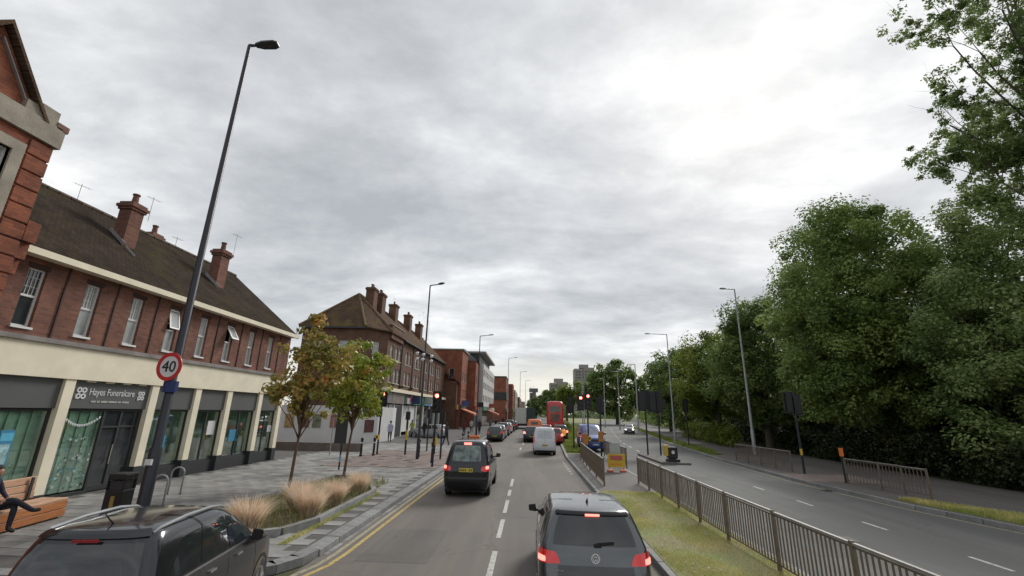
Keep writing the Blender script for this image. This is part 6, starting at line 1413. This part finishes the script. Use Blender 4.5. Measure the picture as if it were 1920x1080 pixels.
oc.patch('rear_window', M_cglass, OV, 'x', [(-.4, 1.55), (.4, 1.55), (.38, 1.85), (-.38, 1.85)]); [wheel(OV, sg*.78, yw, .33, .2, False) for sg in (1, -1) for yw in (.8, 3.4)]
for sg in (1, -1): oc.patch('tail_light', M_tail, OV, 's', [(sg*.70, .8), (sg*.86, .8), (sg*.82, 1.2), (sg*.70, 1.2)], off=.01)
gk = 'cars parked along the left kerb'
hatch('dark green parked car nearest on the left beyond the crossing', (-3.35, 44.6, 0), 0, paint('dark_green', (.035, .045, .042)), gk, detail=False, lit=False)
hatch('silver parked car second in the row on the left', (-3.35, 50.2, 0), 0, ps, gk, detail=False, lit=False)
hatch('dark grey parked car third in the row on the left', (-3.25, 56.5, 0), 0, pgr, gk, tall=1.1, detail=False, lit=False)
hatch('white parked car fourth in the row on the left', (-3.15, 63, 0), 0, pw, gk, detail=False, lit=False)
hatch('black tall parked car fifth in the row on the left', (-3.0, 69.5, 0), 0, paint('black2', (.015, .015, .02)), gk, tall=1.2, detail=False, lit=False)
hatch('dark parked car sixth in the row on the left, before the box truck', (-2.8, 77, 0), 0, pk, gk, detail=False, lit=False)
hatch('pale grey car standing on the far left side before the shops', (-8.6, 47.5, 0), R(75), ps, None, detail=False, lit=False)
# oncoming
hatch('grey oncoming car with headlights lit in the right hand carriageway', (16.1, 74.0, 0), R(180-12), paint('oncoming_grey', (.10, .12, .12)), None, detail=False, front=True, name='oncoming_car')
# blue van facing us
bv = paint('blue_van', (.03, .075, .30), metal=.1)
BVn = thing('blue_van', 'bright blue van facing the camera behind the median traffic lights', 'van', (4.9, 39.8, 0), R(180+3)); bc = Car([(z*1.08, a, b, w*1.06, d, e_) for z, a, b, w, d, e_ in VAN], .04); bc.body(bv, BVn)
bc.patch('windscreen', mat('pale_windscreen', (.26, .28, .36), .1, var=.3, vscale=3), BVn, 'f', [(-.68, 1.25), (.68, 1.25), (.6, 1.8), (-.6, 1.8)])
for sg in (1, -1): bc.patch('headlight', M_signw, BVn, 'f', [(sg*.42, .80), (sg*.70, .80), (sg*.70, .98), (sg*.46, .98)], off=.012)
bc.patch('grille', M_black, BVn, 'f', [(-.38, .75), (.38, .75), (.38, .92), (-.38, .92)]); plate(bc, BVn, .5, m=M_plateW, mode='f'); [wheel(BVn, sg*.86, yw, .34, .2, False) for sg in (1, -1) for yw in (.8, 3.4)]; mirror(bc, BVn, 3.0, 1.3, .86, M_black, 1.4)
# red double decker
bus = thing('double_decker_bus', 'red double decker bus seen from behind above the queue', 'bus', (3.55, 62, 0), R(-2.5)); bR = paint('bus_red', (.52, .025, .025), metal=0, rough=.35)
BUS = [(.3,.12,10.4,1.08,.10,.2),(.45,.02,10.6,1.14,.15,.3),(2.2,.0,10.6,1.16,.16,.3),(3.9,.03,10.5,1.14,.2,.3),(4.25,.12,10.3,1.06,.25,.3),(4.42,.35,10.0,.85,.3,.3),(4.46,.8,9.6,.4,.3,.3)]
uc = Car(BUS, .03); uc.body(bR, bus)
uc.patch('upper_rear_window', M_paned, bus, 'x', [(-.78, 2.95), (.78, 2.95), (.74, 3.75), (-.74, 3.75)], rnd=.1); uc.patch('advert_panel', mat('advert', (.16, .10, .08), .5, var=.7, vscale=3), bus, 'x', [(-.62, 1.75), (.62, 1.75), (.62, 2.75), (-.62, 2.75)], rnd=.02)
uc.patch('rear_engine_grille', mat('bus_grille', (.05, .02, .02), .7), bus, 'x', [(-.7, .6), (.7, .6), (.7, 1.2), (-.7, 1.2)]); plate(uc, bus, 1.35, .26, .12)
for sg in (1, -1):
    uc.patch('tail_light', M_tail, bus, 's', [(sg*.86, .7), (sg*1.05, .7), (sg*1.05, 1.3), (sg*.86, 1.3)], off=.01)
    for z0, z1 in ((1.5, 2.2), (3.0, 3.65)):
        for k in range(6): uc.patch('side_window', M_paned, bus, 'R' if sg > 0 else 'L', [(.7+k*1.55, z0), (2.15+k*1.55, z0), (2.15+k*1.55, z1), (.7+k*1.55, z1)], nx=3, nz=3)
    for yw in (2.3, 8.2): wheel(bus, sg*1.13, yw, .48, .3, False)
# box truck with dark open doors
tr = thing('box_truck', 'white sided box truck with dark rear doors left of the bus', 'truck', (-.05, 84, 0), 0)
q = MB(); q.box(-2.5, -.45, 0, 7, .9, 3.75); q.obj('pale_side_body', mat('truck_white', (.55, .57, .53), .5), tr, world=False); q = MB(); q.box(-.44, 1.25, -.1, 7, .9, 3.75); q.obj('dark_rear_door', mat('truck_dark', (.03, .05, .055), .5), tr, world=False); q = MB(); q.box(.39, .43, -.13, -.1, 1, 3.7); q.box(-2.4, 1.2, .2, 7.5, .5, .899); q.obj('door_bar', M_black, tr, world=False)
for sg in (-2.2, 1.15): wheel(tr, sg, 1.5, .48, .3, False)

# ================================================================== PEOPLE
def person(label, loc, rz, J, hair=(.02, .015, .012), top=(.3, .3, .5), trs=(.02, .02, .03), group=None, extra=None, detail=False, cap=False):
    """J: joints dict in local metres; one skinned continuous body coloured by garment"""
    t = thing('person', label, 'person', loc, rz, group)
    order = ['pel', 'wst', 'cst', 'nek', 'hd0', 'hd1', 'hd2', 'shL', 'elL', 'wrL', 'hnL', 'shR', 'elR', 'wrR', 'hnR', 'hiL', 'knL', 'anL', 'toL', 'hiR', 'knR', 'anR', 'toR']
    E_ = [('pel','wst'),('wst','cst'),('cst','nek'),('nek','hd0'),('hd0','hd1'),('hd1','hd2'),('cst','shL'),('shL','elL'),('elL','wrL'),('wrL','hnL'),('cst','shR'),('shR','elR'),('elR','wrR'),('wrR','hnR'),('pel','hiL'),('hiL','knL'),('knL','anL'),('anL','toL'),('pel','hiR'),('hiR','knR'),('knR','anR'),('anR','toR')]
    rad = dict(pel=(.15,.12), wst=(.15,.11), cst=(.17,.12), nek=(.055,.06), hd0=(.062,.075), hd1=(.078,.095), hd2=(.055,.065), sh=(.068,.068), el=(.046,.046), wr=(.030,.034), hn=(.022,.042), hi=(.10,.10), kn=(.062,.064), an=(.042,.045), to=(.035,.04))
    me = bpy.data.meshes.new('body'); me.from_pydata([J[k] for k in order], [(order.index(a), order.index(b)) for a, b in E_], [])
    o = bpy.data.objects.new('body', me); COL.objects.link(o); md = o.modifiers.new('skin', 'SKIN'); md.use_smooth_shade = True
    sv = me.skin_vertices[0].data if me.skin_vertices else None
    if sv is None:
        import bmesh
        bm = bmesh.new(); bm.from_mesh(me); bm.verts.layers.skin.verify(); bm.to_mesh(me); bm.free(); sv = me.skin_vertices[0].data
    for i, k in enumerate(order):
        r = rad.get(k) or rad[k[:2]]; sv[i].radius = r
        sv[i].use_root = (k == 'pel')
    sb = o.modifiers.new('sub', 'SUBSURF'); sb.levels = 2; sb.render_levels = 2
    dg = bpy.context.evaluated_depsgraph_get(); dg.update(); nm = bpy.data.meshes.new_from_object(o.evaluated_get(dg)); nm.name = 'body'
    bpy.data.objects.remove(o); o = bpy.data.objects.new('body', nm); COL.objects.link(o); o.parent = t
    mt_ = [M_skin, mat('top_%d%d%d' % tuple(int(c*999) for c in top), top, .85, var=.15, vscale=8), mat('trousers_%d%d%d' % tuple(int(c*999) for c in trs), trs, .85, var=.2, vscale=8), M_black]
    nm.materials.clear(); [nm.materials.append(x) for x in mt_]
    seg = [(Vector(J[a]), Vector(J[b]), {'nek':0,'hd0':0,'hd1':0}.get(a, 1) if b not in ('hnL','hnR','hiL','hiR','knL','knR','anL','anR','toL','toR') else (0 if b in ('hnL','hnR') else 3 if b[:2] == 'to' else 2)) for a, b in E_]
    for p in nm.polygons:
        c = p.center; best = 9; mi = 1
        for a, b, k in seg:
            d = b-a; u = max(0, min(1, (c-a).dot(d)/max(d.length_squared, 1e-6))); q_ = (a+d*u-c).length - (.05 if k == 1 and d.length < .25 else 0)
            if q_ < best: best = q_; mi = k
        p.material_index = mi
    for p in nm.polygons: p.use_smooth = True
    h1 = Vector(J['hd1']); h2 = Vector(J['hd2']); f = Vector(J.get('face', (1, 0, 0))).normalized(); u_ = (h2-h1).normalized(); s_d = u_.cross(f)
    hb = MB(); c = h1.lerp(h2, .35); n = 12
    vs = []; fs = []
    for a in range(7):
        th = math.pi*.62*a/6
        for k in range(n):
            ph = 2*math.pi*k/n; d = u_*math.cos(th)+(f*math.cos(ph)+s_d*math.sin(ph))*math.sin(th)
            sc = .112 if d.dot(f) < .35 else .104
            back = -.012 if d.dot(f) > .3 and th > 1.0 else 0
            vs.append(c-f*.012+d*(sc+back*2.5))
    for a in range(6):
        for k in range(n): fs.append((a*n+k, a*n+(k+1) % n, (a+1)*n+(k+1) % n, (a+1)*n+k))
    hb.add(vs, fs); hb.obj('cap' if cap else 'hair', mat('hair_%d' % int(hair[0]*1000), hair, .8), t, smooth=1, world=False)
    fm = MB(); fc = h1+f*.10; fm.add([fc+u_*.02, fc-s_d*.014-u_*.022, fc+s_d*.014-u_*.022, fc+f*.026-u_*.018], [(0,1,3),(0,3,2),(1,2,3)]); fm.obj('nose', M_skin, t, world=False)
    for sg in (1, -1):
        MB().tube([h1+s_d*sg*.088+u_*.025, h1+s_d*sg*.097+u_*.01, h1+s_d*sg*.088-u_*.02], [.008, .016, .008], 6).obj('ear', M_skin, t, world=False)
        if detail: MB().disc(h1+f*.098+s_d*sg*.032+u_*.022, f, .009, .004, 8).obj('eye', M_black, t, world=False)
    if detail:
        MB().bar(h1+f*.096-s_d*.022-u_*.045, h1+f*.096+s_d*.022-u_*.045, .008, .006).obj('mouth', mat('lips', (.25, .08, .07), .6), t, world=False)
        for hn, wr in (('hnL', 'wrL'), ('hnR', 'wrR')):
            hv = Vector(J[hn]); d = (hv-Vector(J[wr])).normalized(); s2 = d.cross(Vector((0, 0, 1))).normalized(); dn = Vector((0, 0, -1))
            for k in range(4):
                b0 = hv+s2*(-.027+.018*k)+d*.01; ln = (.060, .068, .064, .050)[k]
                MB().tube([b0, b0+d*ln*.5, b0+d*ln*.8+dn*.015, b0+d*ln*.9+dn*.035], [.009, .0085, .0075, .006], 6).obj('finger', M_skin, t, smooth=1, world=False)
            b0 = hv-s2*.03-d*.02; MB().tube([b0, b0-s2*.022+d*.022, b0-s2*.028+d*.05+dn*.01], [.011, .010, .007], 6).obj('thumb', M_skin, t, smooth=1, world=False)
    return t
def walk(h=1.72, st=.22, sw=.2, fac=1):
    k = h/1.75
    J = dict(pel=(0,0,.93), wst=(0,.0,1.10), cst=(0,.01,1.32), nek=(0,.02,1.49), hd0=(0,.035,1.56), hd1=(0,.04,1.64), hd2=(0,.03,1.72),
             shL=(-.17,0,1.42), elL=(-.22,-sw*.5,1.16), wrL=(-.21,-sw*.2,.93), hnL=(-.21,-sw*.1,.84), shR=(.17,0,1.42), elR=(.22,sw*.4,1.17), wrR=(.21,sw*.9,.97), hnR=(.20,sw*1.05,.89),
             hiL=(-.09,0,.86), knL=(-.09,st*.55,.48), anL=(-.09,st,.08), toL=(-.09,st+.16,.04), hiR=(.09,0,.86), knR=(.09,-st*.25,.48), anR=(.09,-st,.10), toR=(.09,-st+.14,.045), face=(0,1,0))
    return {a: tuple(c*k for c in b) if a != 'face' else b for a, b in J.items()}
# seated person on the bench: local frame, faces +x (the road)
Jb = dict(pel=(-.12,0,.53), wst=(-.16,0,.70), cst=(-.14,.0,.93), nek=(-.10,.0,1.09), hd0=(-.06,.0,1.15), hd1=(-.03,.0,1.225), hd2=(-.045,.0,1.31),
          shL=(-.13,.17,1.03), elL=(-.05,.24,.80), wrL=(.14,.14,.70), hnL=(.21,.09,.69), shR=(-.13,-.17,1.03), elR=(-.03,-.24,.80), wrR=(.15,-.10,.69), hnR=(.22,-.05,.68),
          hiL=(-.06,.09,.52), knL=(.37,.10,.56), anL=(.42,.02,.13), toL=(.56,.02,.08), hiR=(-.06,-.09,.52), knR=(.36,.03,.68), anR=(.62,.24,.43), toR=(.72,.32,.44), face=(1,.12,-.12))
person('person in dark jacket seated cross legged on the orange timber bench', (-11.10, 9.46, .12), R(11), Jb, top=(.022, .018, .040), trs=(.014, .016, .026), detail=True)
W_ = walk()
person('person in pale lilac top and dark shorts walking by the white hoarding', (-12.1, 39.5, .12), R(20), walk(1.74), top=(.42, .40, .55))
person('person in black coat walking past the dark green shop', (-10.6, 46, .12), R(-30), walk(1.7, .15), top=(.012, .012, .015))
person('person in yellow green top standing beyond the black lamp post', (-12.4, 48, .12), R(160), walk(1.7, .08), top=(.35, .42, .06))
person('person in dark clothes standing by the crossing right of the red signal', (-6.6, 36.5, .12), R(60), walk(1.75, .25), top=(.02, .02, .03))
person('person in dark red top farther along the shops', (-7.4, 52, .12), R(10), walk(1.7), top=(.12, .03, .035))
person('person in blue top under the orange awning', (-7.8, 68, .12), R(180), walk(1.72), top=(.05, .12, .4))
person('person in grey coat far down the left pavement', (-6.3, 74, .12), R(0), walk(1.72), top=(.12, .12, .13))

for (x, y, rz, tp__, lb) in [(-6.2, 57, 180, (.03, .03, .035), 'person in dark coat walking towards the camera past parked cars'), (-7.6, 60, 20, (.45, .42, .38), 'person in beige top outside the red brick building'),
    (-6.9, 64, 170, (.30, .05, .06), 'person in red top between parked cars and shops'), (-5.9, 81, 10, (.03, .04, .06), 'person in navy coat beside the red brick building with slate top'),
    (-6.6, 90, 190, (.4, .4, .42), 'person in pale top below the white office block'), (-5.6, 98, 0, (.02, .02, .02), 'person in black beyond the faded red awning')]:
    person(lb, (x, y, .12), R(rz), walk(1.7, random.uniform(.1, .25)), top=tp__)
gs_ = 'hanging signs on the shops past the corner block'
for (x, y, z, c, lb) in [(-13.3, 52, 3.9, (.02, .04, .12), 'dark blue hanging sign on the corner block'), (-13.3, 58.5, 4.0, (.40, .40, .38), 'white hanging sign on the corner block'), (-13.3, 64.5, 3.9, (.03, .12, .08), 'green hanging sign on the corner block'),
    (-10.8, 76, 4.1, (.05, .10, .30), 'blue hanging sign on the bright red brick building'), (-9.3, 86, 4.1, (.02, .02, .025), 'black hanging sign by the slate topped building'), (-8.6, 103, 4.2, (.30, .06, .05), 'red hanging sign on the white office block')]:
    t = thing('hanging_sign', lb, 'sign', (x, y, z), 0, gs_); q = MB(); q.box(x-.6, x+.55, y-.05, y+.05, z-.4, z+.45); q.obj('panel', mat('hang%d' % int(y), c, .5, var=.3, vscale=4), t); q = MB(); q.bar((x-.8, y, z+.5), (x+.6, y, z+.5), .05); q.obj('bracket', M_black, t)
